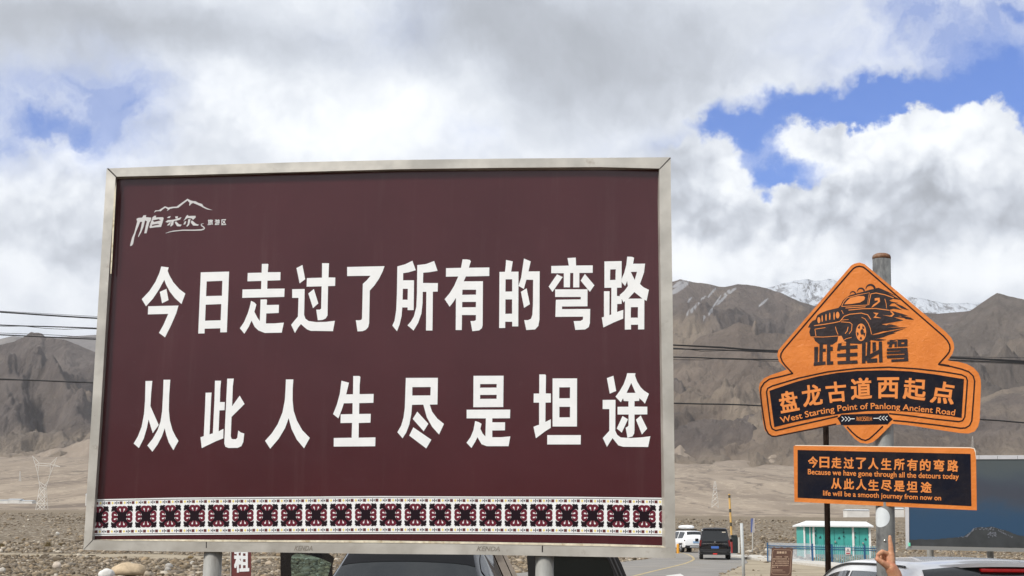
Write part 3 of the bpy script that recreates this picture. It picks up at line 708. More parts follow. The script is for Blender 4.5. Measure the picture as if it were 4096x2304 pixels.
# frame rails: outer edge, inner front edge, panel edge
FO, FB = 0.045, -0.11
RAILS = {
 'top': ([(427,674),(700,663.4),(1200,648.5),(1600,639.6),(2000,634.5),(2400,631),(2682,629)], [(463,706.5),(700,701),(1200,687.5),(1600,676.5),(2000,671),(2400,668),(2637.6,674)], [(468,717),(700,709),(1200,693),(1600,684.5),(2000,681.5),(2400,680.3),(2633,678)]),
 'right': ([(2682.5,629),(2684,800),(2690,1190),(2696,1700),(2702.8,2233)], [(2637.8,674),(2638,800),(2643,1190),(2652,1700),(2662,2192)], [(2633,678),(2631,800),(2636,1190),(2643,1700),(2649,2182)]),
 'bottom': ([(2702.8,2233),(2400,2227.5),(1900,2218.5),(1500,2215.5),(1100,2209.5),(700,2206),(333.4,2199.8)], [(2662,2192),(2400,2186),(1900,2177),(1500,2172.3),(1100,2169.7),(700,2166.5),(368,2161)], [(2649,2182),(2400,2175),(1900,2167),(1500,2161.5),(1100,2160),(700,2157),(378,2158)]),
 'left': ([(333.4,2199.8),(364,1690),(399.6,1100),(426.5,674)], [(367.7,2161),(400,1690),(435,1100),(462.7,706.5)], [(378,2158),(409,1690),(446,1100),(468,717)])}
for k, (o_, i_, p_) in RAILS.items():
    mb = MB(); n = len(o_); vs = []
    for a, b, c in zip(o_, i_, p_):
        q = sgn(*a, FO)
        vs += [q + SN_N * (FB - FO), q, sgn(*b, FO), sgn(*c, 0.002), sgn(*c, 0.002) + SN_N * (FB - 0.002)]
    fs = []
    for i in range(n-1):
        for j in range(3): fs.append((5*i+j, 5*i+j+1, 5*i+5+j+1, 5*i+5+j))
        fs.append((5*i+4, 5*i, 5*i+5, 5*i+9))
    fs += [(0,1,2,3,4), (5*n-5,5*n-1,5*n-2,5*n-3,5*n-4)]
    mb.add(vs, fs); o = mb.build('frame_rail', M_steel, BB)
# dark mitre gaps, seams, stained pale strip: bottom chamfer's sky light painted in, yellowish left lip
q = on(FO + .001)
for ring in ([(428,674.5),(433,672.5),(466,705),(463,709)], [(2680,630),(2684,632),(2640,676.5),(2637,675)], [(334,2200.5),(336,2196),(369,2160),(371,2162)],
             [(823.5,2168),(827,2168),(827,2192),(823.5,2192)], [(2167,2182),(2172,2182),(2172,2209),(2167,2209)]):
    mb = MB(); mb.poly([ring], q); mb.build('frame_seam', M_dark, BB)
mb = MB()
mb.poly([[(378,2158.6),(700,2157.6),(1100,2160.6),(1500,2162),(1900,2167.6),(2400,2175.6),(2649,2183),(2662,2190.5),(2400,2184.8),(1900,2175.5),(1500,2171),(1100,2168.4),(700,2165.2),(560,2163),(480,2162.8)]],
        lambda x, y: sgn(x, y, 0.048))
mb.poly([[(459,760),(465,730),(462,800),(446,1095),(441,1095),(455,800)]], lambda x, y: sgn(x, y, 0.048))
mb.build('lit_yellowed_lip_strip', M_lit_lip, BB)
# posts
M_galv = mat('weathered_galvanised_pipe', (0.29, 0.29, 0.275), 0.6, 0.15, var=0.22, vscale=9, dirt=(0.17, 0.155, 0.14), dirt_amt=0.75, dscale=7, bump=0.1, bscale=60, stretch=(1, 1, 0.25))
for xc, w in ((852.5, 71), (2178.5, 73)):
    p = sgn(xc, 2212, -0.03); r = w / 2 * np.linalg.norm(p - CAM) / F / 1.02
    mb = MB(); mb.tube([(p[0], p[1], -0.3), (p[0], p[1], p[2] + 0.04)], r, 28); mb.build('post', M_galv, BB, smooth=True)
# ---- slogan, traced stroke by stroke
Z1 = (500, 980, 2576/1100); Z2 = (1500, 980, 2576/1200); Z3 = (500, 1460, 2576/1100); Z4 = (1500, 1460, 2576/1200); ZL = (320, 600, 2.576)
def zm(z, pts): return [(z[0] + x / z[2], z[1] + y / z[2]) for x, y in pts]
GL = [
 (Z1,[[(340,201),(322,262),(285,345),(228,432),(157,507),(197,574),(262,502),(318,418),(368,326),(385,372),(420,438),(468,498),(529,553),(565,455),(508,412),(452,348),(415,282),(400,243),(409,210)]]),
 (Z1,[[(388,411),(408,516),(347,546),(326,439)]]),
 (Z1,[[(218,574),(501,567),(480,640),(430,755),(375,865),(318,823),(362,745),(405,645),(214,650)]]),
 (Z1,[[(710,256),(975,249),(954,817),(892,818),(893,780),(746,784),(745,828),(686,829)],[(765,341),(912,335),(908,475),(759,479)],[(756,559),(902,553),(896,705),(750,709)]]),
 (Z1,[[(1282,177),(1338,176),(1343,182),(1337,255),(1457,254),(1455,330),(1334,334),(1332,410),(1495,408),(1492,486),(1098,495),(1101,417),(1275,413),(1277,336),(1147,340),(1150,262),(1280,259)]]),
 (Z1,[[(1181,523),(1212,538),(1231,558),(1212,625),(1240,680),(1263,713),(1270,511),(1327,509),(1331,520),(1327,562),(1442,560),(1440,636),(1323,641),(1320,735),(1400,734),(1488,727),(1468,821),(1310,824),(1250,800),(1215,768),(1185,708),(1160,765),(1118,831),(1076,780),(1115,722),(1150,640),(1168,580)]]),
 (Z1,[[(1606,216),(1662,187),(1688,321),(1636,359)]]),
 (Z1,[[(1846,170),(1911,171),(1906,304),(1970,305),(1968,383),(1902,385),(1897,660),(1880,688),(1850,702),(1806,705),(1791,606),(1825,605),(1837,596),(1842,387),(1701,390),(1704,310),(1845,306)]]),
 (Z1,[[(1717,454),(1769,412),(1811,547),(1761,592)]]),
 (Z1,[[(1566,414),(1683,412),(1678,655),(1690,690),(1720,712),(1790,722),(1880,720),(1966,710),(1948,807),(1740,804),(1705,790),(1678,768),(1648,740),(1620,775),(1592,824),(1556,748),(1590,705),(1620,670),(1625,495),(1566,495)]]),
 (Z1,[[(2081,206),(2431,198),(2412,250),(2380,315),(2335,380),(2293,427),(2287,730),(2278,770),(2255,795),(2225,807),(2178,809),(2162,704),(2190,706),(2212,702),(2220,690),(2228,364),(2265,330),(2300,288),(2081,291)]]),
 (Z2,[[(192,184),(260,165),(321,135),(350,216),(290,234),(242,242),(241,303),(335,303),(332,559),(280,559),(280,536),(234,536),(228,610),(212,680),(189,741),(149,692),(168,650),(182,560),(188,420)],[(239,376),(282,376),(280,470),(237,470)]]),
 (Z2,[[(363,173),(440,163),(508,137),(537,221),(470,233),(414,238),(412,326),(540,327),(538,400),(497,401),(493,734),(438,734),(441,402),(410,402),(408,500),(398,590),(370,670),(331,734),(279,690),(310,655),(335,610),(355,530),(360,420)]]),
 (Z2,[[(752,123),(790,124),(815,129),(823,140),(806,195),(982,193),(981,266),(780,270),(762,312),(927,311),(924,690),(917,715),(895,733),(836,740),(820,653),(850,653),(866,645),(867,601),(747,601),(745,730),(693,730),(695,454),(672,490),(641,530),(598,465),(640,415),(680,350),(715,270),(609,272),(610,199),(739,196)],[(751,384),(868,384),(867,426),(749,428)],[(749,489),(867,488),(866,534),(748,535)]]),
 (Z2,[[(1125,128),(1183,141),(1169,229),(1232,229),(1230,699),(1178,699),(1178,659),(1118,659),(1118,712),(1066,713),(1069,231),(1116,230),(1123,170)],[(1121,295),(1178,294),(1178,399),(1120,400)],[(1120,467),(1177,467),(1177,590),(1119,591)]]),
 (Z2,[[(1279,116),(1337,141),(1318,227),(1414,226),(1412,640),(1402,695),(1375,725),(1299,730),(1281,645),(1315,645),(1340,632),(1351,600),(1356,520),(1358,299),(1300,298),(1278,377),(1232,351),(1255,280)]]),
 (Z2,[[(1253,402),(1302,372),(1330,508),(1280,540)]]),
 (Z2,[[(1653,112),(1724,108),(1726,176),(1870,175),(1869,239),(1755,240),(1754,364),(1702,364),(1703,240),(1676,240),(1674,363),(1621,363),(1621,242),(1513,242),(1514,180),(1664,177)]]),
 (Z2,[[(1563,252),(1612,275),(1524,403),(1491,357)]]), (Z2,[[(1802,248),(1884,346),(1845,402),(1766,306)]]),
 (Z2,[[(1547,381),(1825,380),(1824,526),(1606,528),(1606,551),(1848,549),(1845,670),(1835,705),(1805,725),(1720,729),(1706,653),(1765,652),(1785,640),(1787,615),(1549,617),(1553,470),(1767,467),(1767,446),(1547,446)]]),
 (Z2,[[(1970,141),(2118,138),(2117,366),(2078,367),(2077,437),(2118,441),(2118,505),(2080,507),(2078,575),(2132,557),(2131,632),(2050,665),(1961,708),(1947,622),(1966,617),(1966,397),(2014,397),(2013,602),(2028,598),(2030,367),(1970,367)],[(2020,210),(2067,208),(2065,299),(2018,301)]]),
 (Z2,[[(2166,100),(2205,101),(2225,109),(2216,161),(2319,160),(2310,235),(2275,335),(2305,362),(2352,385),(2332,480),(2313,470),(2312,724),(2259,725),(2259,684),(2198,685),(2198,725),(2145,726),(2146,480),(2135,494),(2100,430),(2140,395),(2172,352),(2165,310),(2148,352),(2118,318),(2118,290),(2140,240),(2158,170)],[(2196,231),(2250,230),(2230,300)],[(2227,404),(2296,460),(2175,461)],[(2197,534),(2258,533),(2257,624),(2196,624)]]),
 (Z3,[[(192,150),(256,149),(246,250),(238,384),(262,440),(316,562),(260,639),(221,510),(205,590),(175,690),(130,778),(81,735),(120,670),(155,580),(178,460),(188,330)]]),
 (Z3,[[(361,138),(424,138),(414,280),(411,420),(420,520),(445,610),(475,670),(501,711),(453,798),(410,725),(387,655),(372,593),(345,670),(305,745),(257,812),(209,754),(260,690),(305,610),(333,530),(348,430),(356,280)]]),
 (Z3,[[(755,260),(811,258),(806,330),(792,650),(823,640),(838,330),(843,147),(900,147),(893,220),(889,347),(935,347),(932,423),(885,425),(877,622),(922,598),(921,687),(850,715),(719,778),(707,677),(738,666),(750,400)]]),
 (Z3,[[(958,128),(1019,127),(1010,200),(1003,386),(1074,287),(1120,365),(998,486),(991,668),(998,690),(1012,695),(1040,695),(1052,680),(1061,613),(1085,632),(1117,642),(1108,720),(1090,760),(1055,776),(970,777),(940,765),(930,735),(940,500)]]),
 (Z3,[[(1507,135),(1577,135),(1571,220),(1570,330),(1580,430),(1610,520),(1660,610),(1731,683),(1677,780),(1610,700),(1560,600),(1533,498),(1500,590),(1440,690),(1360,784),(1312,710),(1375,640),(1430,555),(1475,445),(1497,330),(1504,220)]]),
 (Z3,[[(2028,147),(2098,166),(2072,275),(2136,274),(2138,103),(2195,103),(2205,112),(2198,190),(2197,273),(2329,271),(2327,354),(2194,357),(2193,459),(2302,457),(2299,540),(2190,543),(2188,681),(2346,678),(2344,761),(1955,764),(1956,684),(2123,681),(2127,542),(2019,544),(2020,462),(2131,460),(2132,357),(2050,359),(2030,420),(1999,500),(1949,460),(1985,370),(2012,270)]]),
 (Z4,[[(265,111),(540,110),(536,339),(470,340),(490,400),(535,460),(592,506),(550,597),(490,530),(445,450),(415,340),(318,342),(312,420),(295,510),(268,580),(237,629),(192,577),(225,520),(245,450),(256,370),(260,250)],[(321,190),(478,189),(476,261),(320,262)]]),
 (Z4,[[(363,400),(458,505),(418,569),(324,463)]]), (Z4,[[(329,535),(484,642),(440,716),(294,606)]]),
 (Z4,[[(846,93),(1104,92),(1101,361),(844,362)],[(903,164),(1045,163),(1044,194),(902,195)],[(903,257),(1045,256),(1044,290),(902,291)]]),
 (Z4,[[(787,384),(1161,383),(1159,457),(1007,458),(1007,492),(1117,492),(1116,561),(1007,562),(1007,620),(1080,620),(1162,613),(1147,697),(960,697),(915,680),(880,620),(860,660),(828,712),(786,667),(820,620),(845,560),(860,481),(890,490),(915,505),(905,548),(925,590),(948,613),(952,458),(787,458)]]),
 (Z4,[[(1411,81),(1461,81),(1468,88),(1466,244),(1510,245),(1510,322),(1464,323),(1463,489),(1510,466),(1509,540),(1460,570),(1382,629),(1361,531),(1384,521),(1409,513),(1409,323),(1362,323),(1363,245),(1410,245)]]),
 (Z4,[[(1525,115),(1735,115),(1734,528),(1525,528)],[(1582,192),(1675,191),(1674,285),(1582,286)],[(1583,359),(1675,359),(1674,449),(1583,450)]]),
 (Z4,[[(1479,602),(1767,602),(1766,682),(1479,682)]]),
 (Z4,[[(1991,113),(2047,92),(2071,223),(2016,246)]]),
 (Z4,[[(2166,70),(2237,71),(2233,92),(2250,140),(2280,190),(2310,220),(2352,247),(2318,332),(2298,310),(2270,285),(2268,308),(2228,310),(2228,357),(2338,358),(2338,424),(2228,425),(2228,560),(2225,590),(2210,613),(2168,625),(2152,537),(2165,533),(2176,520),(2178,425),(2083,425),(2083,359),(2176,358),(2177,311),(2136,309),(2130,285),(2111,320),(2065,272),(2100,225),(2135,165),(2155,110)],[(2200,154),(2237,239),(2160,240)]]),
 (Z4,[[(2125,438),(2172,466),(2119,581),(2076,545)]]), (Z4,[[(2282,433),(2337,546),(2292,597),(2241,470)]]),
 (Z4,[[(1955,300),(2065,299),(2063,565),(2080,600),(2110,622),(2190,627),(2280,622),(2364,612),(2345,704),(2130,702),(2090,690),(2065,660),(2040,628),(2015,665),(1992,703),(1956,627),(1985,595),(2012,565),(2012,378),(1955,378)]]),
]
for zs in ((Z1, Z2), (Z3, Z4)):
    mb = MB()
    for i, (z, rings) in enumerate(GL):
        if z in zs: mb.poly([zm(z, r) for r in rings], on(0.0015 + 0.00004 * i))
    mb.build('slogan_lettering', M_white, BB)
# ---- logo
LG = [[(762,646),(776,622),(800,621),(812,620),(845,600),(875,580),(910,593),(945,586),(995,583),(1040,550),(1108,502),(1140,520),(1165,526),(1190,528),(1220,545),(1258,556),(1272,580),(1310,600),(1368,620),(1310,612),(1270,594),(1245,580),(1205,562),(1165,545),(1145,555),(1128,577),(1125,560),(1130,545),(1108,520),(1060,557),(1015,594),(1000,597),(965,598),(930,606),(895,630),(905,611),(880,594),(860,607),(830,633),(822,629),(785,631)],
 [(580,712),(600,700),(640,697),(655,673),(682,671),(678,692),(735,697),(728,730),(715,745),(700,800),(685,858),(662,858),(680,770),(690,735),(670,725),(655,790),(630,850),(602,898),(598,890),(622,830),(640,740),(620,740),(600,790),(578,840),(560,900),(548,965),(535,985),(515,990),(520,965),(535,905),(560,850),(575,790),(590,735)],
 [(895,700),(915,684),(935,682),(925,700)], [(980,685),(1010,683),(1005,705),(985,705)], [(880,740),(905,722),(960,720),(990,710),(1046,692),(1030,718),(990,728),(900,748)],
 [(950,720),(970,716),(960,770),(935,790),(930,780)], [(925,745),(940,745),(920,775),(895,778)], [(990,735),(1020,765),(1048,770),(1035,788),(1000,785),(975,745)],
 [(1095,680),(1110,668),(1118,680),(1190,678),(1192,695),(1165,720),(1150,705),(1110,700),(1080,720),(1065,735)], [(1115,715),(1140,712),(1125,770),(1105,790),(1095,785),(1110,760)],
 [(1080,735),(1095,735),(1085,765),(1065,768)], [(1150,725),(1160,730),(1195,760),(1225,770),(1215,780),(1165,778),(1140,745)]]
mb = MB()
for i, r in enumerate(LG): mb.poly([zm(ZL, r)], on(0.0015 + 0.00004*i))
mb.poly([zm(ZL, [(748,692),(770,676),(785,678),(780,695),(855,692),(862,705),(845,765),(835,793),(770,797),(722,805),(715,795),(730,745)]), zm(ZL, [(748,725),(812,712),(832,726),(762,742)]), zm(ZL, [(742,770),(800,760),(822,768),(742,784)])], on(0.0022))
add_ribbon(mb, zm(ZL, [(883,857),(920,845),(960,836),(1060,826),(1180,826),(1250,823),(1275,815),(1283,805),(1272,792),(1250,778),(1248,765),(1275,757)]), [1.5,2.5,3.5,4,4.5,5,5,5,4.5,4,3,1.2], on(0.0024))
mb.build('logo', M_logo, BB)
mb = MB()
for ch, x0, x1 in (('旅',1316,1370),('游',1388,1440),('区',1458,1506)):
    glyph_quad(mb, ch, zm(ZL, [(x0,716),(x1,713),(x1,770),(x0,775)]), on(0.0015), 0.012)
mb.build('caption_lettering', M_white, BB)
# frame stamps
for (x0, y0, x1, y1) in ((1176,2182,1254,2202),(1906,2185,2004,2204)):
    mb = MB(); glyph_quad(mb, 'KENDA', [(x0+7,y0),(x1,y0+1),(x1-4,y1+1),(x0,y1)], on(FO + 0.0012), 0.02)
    mb.build('frame_stamp', mat('stamp_grey', (0.27, 0.245, 0.21), 0.6, 0.2, var=.2, vscale=20), BB)
# ---- border band
TX = [(380,1997.5),(700,1990.5),(1120,1987.3),(1500,1984.3),(1900,1986),(2300,1986.8),(2655,1991.2)]
BX = [(370,2143.4),(700,2139.5),(1120,2137),(1500,2135.6),(1900,2136),(2300,2139),(2655,2145.4)]
CX = [(-1,294.5),(0,391),(1,487.7),(2,584),(3,680),(4,778),(5,874),(6,971.6),(7,1069),(8,1166),(9,1264.6),(10,1364),(11,1463),(12,1562.5),(13,1661.5),(14,1761),(15,1861),(16,1962),(17,2063.5),(18,2165.5),(19,2267),(20,2370),(21,2473.5),(22,2577),(23,2682),(24,2788)]
def xl(v): return 385.5 - 8.0 * v
def bandpt(u, v):
    x = lerp_pts(CX, u); x += (-4.0 * (v - 0.5)) * (1 - min(max(x - 400, 0), 900) / 900) ; x = min(max(x, xl(v)), 2648.0 + v)
    t, b = lerp_pts(TX, x), lerp_pts(BX, x); return (x, t + (b - t) * v)
mb = MB(); N = 60; vs = []
for i in range(N+1):
    u = -0.6 + 24.4 * i / N
    vs += [sgn(*bandpt(u, 0), 0.0012), sgn(*bandpt(u, 1), 0.0012)]
mb.add(vs, [(2*i, 2*i+1, 2*i+3, 2*i+2) for i in range(N)]); mb.build('border_band', M_white, BB)
black = MB(); red = MB(); yel = MB(); dred = MB()
LEAF = [(.10,.42),(.33,.60),(.50,.74),(.53,.85),(.46,1.0),(.66,1.02),(.75,.97),(.92,1.03),(.93,.93),(1.03,.92),(.97,.77),(1.03,.64),(1.0,.45),(.87,.54),(.75,.56),(.62,.48),(.48,.32),(.40,.14),(.2,.2)]
CURL = [(0,.95),(.1,1.0),(.27,1.0),(.42,.94),(.52,.81),(.52,.68),(.43,.55),(.30,.48),(.16,.48),(.16,.55),(.26,.62),(.28,.70),(.25,.76),(.21,.78),(.16,.76),(.13,.70),(.12,.36),(0,.36)]
RX, RY = 0.437, 0.297
def mot(u0, off): return lambda x, y: sgn(*bandpt(u0 + x * RX, 0.492 - y * RY), off)
for c in range(0, 24):
    for sx in (1, -1):
        for sy in (1, -1): black.poly([[(x*sx, y*sy) for x, y in LEAF]], mot(c, .0020))
    black.poly([ell(0, 0, .45, .45, 10)], mot(c, .0022))
    for k in range(4):
        for s in (1, -1):
            rot = {0: lambda x, y: (x, y), 1: lambda x, y: (y, x), 2: lambda x, y: (x, -y), 3: lambda x, y: (-y, x)}[k]
            red.poly([[rot(x*s, y) for x, y in CURL]], mot(c, .0021))
for h in range(-1, 47):
    for vy in (0.108, 0.887):
        u = h * 0.5 - 0.40
        sq = lambda cx, w, hh: [(cx-w, vy-hh), (cx+w, vy-hh), (cx+w, vy+hh), (cx-w, vy+hh)]
        yel.poly([[(u-.05, vy), (u, vy-.042), (u+.05, vy), (u, vy+.042)]], lambda x, y: sgn(*bandpt(x, y), .002))
        cx = u + 0.172
        for ring in ([(cx-.085,vy-.035),(cx-.028,vy),(cx-.085,vy+.035)], [(cx+.085,vy-.035),(cx+.028,vy),(cx+.085,vy+.035)], sq(cx, .016, .045)):
            black.poly([ring], lambda x, y: sgn(*bandpt(x, y), .002))
        dred.poly([sq(u+.348, .058, .038)], lambda x, y: sgn(*bandpt(x, y), .002))
for va, vb in ((.032, .047), (.953, .968)):
    vs = []
    for i in range(N+1):
        u = -0.6 + 24.4 * i / N; vs += [sgn(*bandpt(u, va), .002), sgn(*bandpt(u, vb), .002)]
    black.add(vs, [(2*i, 2*i+1, 2*i+3, 2*i+2) for i in range(N)])
black.build('black_border_pattern', mat('black_vinyl', (0.011, 0.004, 0.008), 0.4, spec=.2), BB)
red.build('red_border_pattern', mat('crimson_vinyl', (0.128, 0.013, 0.027), 0.4, spec=.25), BB)
dred.build('brown_border_squares', mat('brown_red_vinyl', (0.10, 0.016, 0.016), 0.4), BB)
yel.build('yellow_border_diamonds', mat('yellow_vinyl', (0.80, 0.66, 0.20), 0.4), BB)

# ================================================================== orange road sign
_yaw = math.radians(18); OR_N = np.array((-math.sin(_yaw), -math.cos(_yaw), 0.0))
POLE_Y = 9.05
pole_c = at_y(3535, 1700, POLE_Y)
OR_P = pole_c + OR_N * 0.075
def osg(px, py, off=0.0):
    d = ray(px, py); P = OR_P + OR_N * off
    return CAM + d * (np.dot(P - CAM, OR_N) / np.dot(d, OR_N))
def oon(off): return lambda x, y: osg(x, y, off)
def _orange(q, b):
    t = q.n('ShaderNodeTexCoord').outputs['Object']
    n = q.noise(t, 5, 6, 0.6)
    c = q.mix(q.smooth(n, 0.3, 0.7), (0.585, 0.168, 0.024), (0.68, 0.21, 0.036))
    q.put(b.inputs['Base Color'], c); b.inputs['Roughness'].default_value = 0.42; b.inputs['Specular IOR Level'].default_value = 0.4
    bn = q.n('ShaderNodeBump'); bn.inputs['Strength'].default_value = 0.45; bn.inputs['Distance'].default_value = 0.008
    q.put(bn.inputs['Height'], q.m('ADD', q.noise(t, 38, 4, 0.6, dist=0.8), q.m('MULTIPLY', q.noise(t, 9, 4, 0.6, dist=1.2), 1.2))); q.put(b.inputs['Normal'], bn.outputs[0])
M_orange = land_mat('orange_sheeting', _orange); M_orange.node_tree.nodes['Principled BSDF'].inputs['Specular IOR Level'].default_value = 0.4
def _black(q, b):
    t = q.n('ShaderNodeTexCoord').outputs['Object']
    n = q.noise(t, 7, 7, 0.65, dist=0.5)
    q.put(b.inputs['Base Color'], q.mix(q.smooth(n, 0.35, 0.7), (0.007, 0.008, 0.016), (0.018, 0.015, 0.018)))
    b.inputs['Roughness'].default_value = 0.45
    bn = q.n('ShaderNodeBump'); bn.inputs['Strength'].default_value = 0.6; bn.inputs['Distance'].default_value = 0.006
    q.put(bn.inputs['Height'], q.noise(t, 16, 5, 0.65, dist=1.0)); q.put(b.inputs['Normal'], bn.outputs[0])
M_black = land_mat('black_sheeting', _black); M_black.node_tree.nodes['Principled BSDF'].inputs['Specular IOR Level'].default_value = 0.10
M_line = mat('dark_brown_ink', (0.022, 0.009, 0.007), 0.45, spec=.2)
M_ink = mat('faded_black_ink', (0.026, 0.019, 0.021), 0.45, var=.3, vscale=10, bump=.3, bscale=18, spec=.25)
M_orange_text = mat('orange_lettering', (0.70, 0.225, 0.045), 0.42, var=.06, vscale=20)
M_edge = mat('pale_sheet_edge', (0.72, 0.66, 0.55), 0.6)
SP = thing('signpost', 'orange diamond and banner road sign with off road car picture on a grey pole', 'signpost', (pole_c[0], pole_c[1], 0))
# pole with rusty cap
top = at_y(3526, 1014, POLE_Y); low = at_y(3544, 2250, POLE_Y); low2 = low + (low - top) * (low[2] + 0.3) / (top[2] - low[2])
R_POLE = 34.3 * np.linalg.norm(top - CAM) / F
M_pole = mat('grey_weathered_pole', (0.175, 0.178, 0.172), 0.65, 0.1, var=0.35, vscale=12, dirt=(0.06, 0.06, 0.064), dirt_amt=0.85, dscale=9, bump=0.12, bscale=50, stretch=(1, 1, 0.5))
mb = MB(); tp = top - (top - low) / np.linalg.norm(top - low) * 0.032
mb.tube([low2, tp], R_POLE, 32); mb.build('pole', M_pole, SP, smooth=True)
ax = (top - low) / np.linalg.norm(top - low)
mb = MB(); mb.tube([tp - ax*.008, tp + ax*.008, tp + ax*.020, tp + ax*.029, tp + ax*.033], [R_POLE*1.02, R_POLE*1.02, R_POLE*.93, R_POLE*.66, R_POLE*.15], 32)
mb.build('pole_cap', mat('rusty_cap', (0.19, 0.085, 0.04), 0.7, 0.2, var=.35, vscale=25, dirt=(.3, .25, .2), dirt_amt=.5, dscale=14), SP, smooth=True)
# round white reflector wrapped on the pole, bolt
stick_c = low + ax * (2250 - 2075.5) * 9.05 / F / 1.0
mb = MB(); vs = []; fs = []
nr, na = 10, 36; rr = 38.5 * 9.05 / F
side = np.array((1.0, 0, 0)); frontv = np.cross(ax, side); frontv = frontv / np.linalg.norm(frontv)
if frontv[1] > 0: frontv = -frontv
side = np.cross(frontv, ax); side = side / np.linalg.norm(side) * (1 if np.cross(frontv, ax)[0] > 0 else -1)
view = (CAM - stick_c); view[2] = 0; view /= np.linalg.norm(view); vside = np.cross(np.array((0, 0, 1.0)), view); 
for i in range(nr+1):
    for k in range(na):
        rad = rr * i / nr; s = rad * math.cos(2*math.pi*k/na); h = rad * math.sin(2*math.pi*k/na)
        th = s / R_POLE - math.radians(33)
        dirv = view * math.cos(th) + vside * math.sin(th)
        vs.append(stick_c + ax * h + dirv * (R_POLE + 0.0012))
for i in range(nr):
    for k in range(na): fs.append((i*na+k, i*na+(k+1) % na, (i+1)*na+(k+1) % na, (i+1)*na+k))
mb.add(vs, fs); mb.build('round_reflector', mat('white_reflector', (0.62, 0.66, 0.68), 0.3, var=.06, vscale=20), SP, smooth=True)
bp = low + ax * (2250 - 2165) * 9.05 / F; bd = view * math.cos(-.1) + vside * math.sin(-.1)
mb = MB(); mb.tube([bp + bd * R_POLE*.97, bp + bd * (R_POLE + .006), bp + bd * (R_POLE + .010)], [.0075, .0075, .004], 10)
mb.build('bolt', mat('bright_bolt', (0.7, 0.68, 0.62), 0.25, 0.9), SP, smooth=True)
# diamond and banner plate
ZA = (3000, 980, 1.76734); ZB = (3050, 1000, 2.86222); ZC = (3000, 1400, 2.576); ZD = (3130, 1740, 3.1036)
OUT = [(715,145),(740,131),(775,124),(810,135),(838,158),(1383,613),(1422,655),(1440,693),(1444,730),(1432,768),(1398,815),(1420,820),(1470,825),(1530,840),(1580,867),(1615,905),(1631,950),(1633,1000),(1624,1240),(1612,1285),(1588,1318),(1545,1333),(1490,1330),(1300,1302),(1150,1278),(1005,1263),(985,1285),(905,1365),(870,1393),(830,1405),(780,1398),(740,1370),(690,1312),(655,1270),(640,1268),(450,1298),(250,1345),(180,1357),(135,1345),(105,1310),(92,1255),(76,1120),(62,1010),(70,975),(100,942),(150,918),(262,880),(205,825),(192,780),(200,745),(230,708)]
mb = MB(); mb.slab(zm(ZA, OUT), oon(0.0), oon(-0.004)); PLATE = mb.build('name_plate', M_orange, SP)
mb = MB(); O1 = oon(.0012); O2 = oon(.0018); O3 = oon(.0026)
W1 = 6.0
DL = zm(ZB, [(345,1415),(310,1375),(262,1325),(225,1275),(207,1225),(213,1185),(240,1140),(1000,255),(1040,212),(1075,192),(1110,186),(1150,194),(1190,222),(2070,985),(2115,1035),(2142,1085),(2147,1130),(2135,1170),(2105,1210),(2015,1308)])
add_ribbon(mb, DL, W1, O1)
L1 = zm(ZC, [(445,240),(330,270),(200,300),(145,340),(114,390),(108,440),(120,560),(140,700),(160,810),(190,865),(225,888),(265,890),(500,842),(700,803),(890,762)])
L2 = zm(ZC, [(905,682),(700,730),(500,775),(330,816),(265,830),(228,812),(212,770),(190,600),(170,430),(182,395),(230,370),(500,290),(800,225),(1100,190),(1430,177),(1700,192),(2000,225),(2180,255),(2228,280),(2240,315),(2228,500),(2213,690),(2190,728),(2150,738),(1900,712),(1600,672),(1432,656)])
L3 = zm(ZC, [(1945,150),(2080,172),(2180,197),(2255,225),(2300,268),(2315,320),(2302,520),(2285,730),(2262,778),(2220,803),(2170,806),(1900,770),(1600,737),(1475,726)])
L4 = zm(ZC, [(445,240),(425,215)])
L5 = zm(ZC, [(1000,790),(1050,845),(1100,890),(1150,922),(1190,932),(1230,915),(1290,862),(1370,785)])
for L in (L1, L2, L3, L5): add_ribbon(mb, L, W1, O1)
add_ribbon(mb, zm(ZB, [(2010,1308),(2070,1312),(2140,1325)]), W1, O2)
mb.build('outline_stripes', M_line, PLATE)
mb = MB(); mb.poly([zm(ZC, [(200,420),(300,385),(500,320),(700,270),(900,235),(1100,215),(1400,208),(1650,220),(1900,250),(2205,300),(2180,700),(2050,680),(1700,640),(1450,625),(1200,630),(950,655),(700,695),(450,745),(250,795)])], O1)
mb.poly([zm(ZC, [(898,700),(920,690),(940,664),(1422,652),(1435,680),(1472,712),(1435,745),(1420,766),(938,774),(928,745)])], O2)
mb.build('black_banner', M_black, PLATE)
mb = MB()
for ch, Q in (('盘',[(285,440),(470,405),(515,620),(320,655)]),('龙',[(520,375),(722,340),(755,560),(553,590)]),('古',[(770,335),(985,318),(1000,530),(800,548)]),('道',[(1035,290),(1250,283),(1258,500),(1042,515)]),('西',[(1310,282),(1537,280),(1532,502),(1310,500)]),('起',[(1588,285),(1820,297),(1805,530),(1572,502)]),('点',[(1895,310),(2122,345),(2095,565),(1850,540)])):
    glyph_quad(mb, ch, zm(ZC, Q), O3, 0.024)
BASE = np.array(zm(ZC, [(322,752),(500,712),(700,666),(900,632),(1100,612),(1300,606),(1500,612),(1700,630),(1900,650),(2108,674)]))
_bx = np.linspace(0, 1, len(BASE)); _xx = (BASE[:, 0] - BASE[0, 0]) / (BASE[-1, 0] - BASE[0, 0])
def bl(u): return (BASE[0, 0] + (BASE[-1, 0] - BASE[0, 0]) * u, float(np.interp(u, _xx, BASE[:, 1])))
def blup(u):
    a = math.radians(-15 + 24 * u); return (math.sin(a) * 24, -math.cos(a) * 24)
glyph_line(mb, 'West Starting Point of Panlong Ancient Road', bl, blup, O3, 0.012)
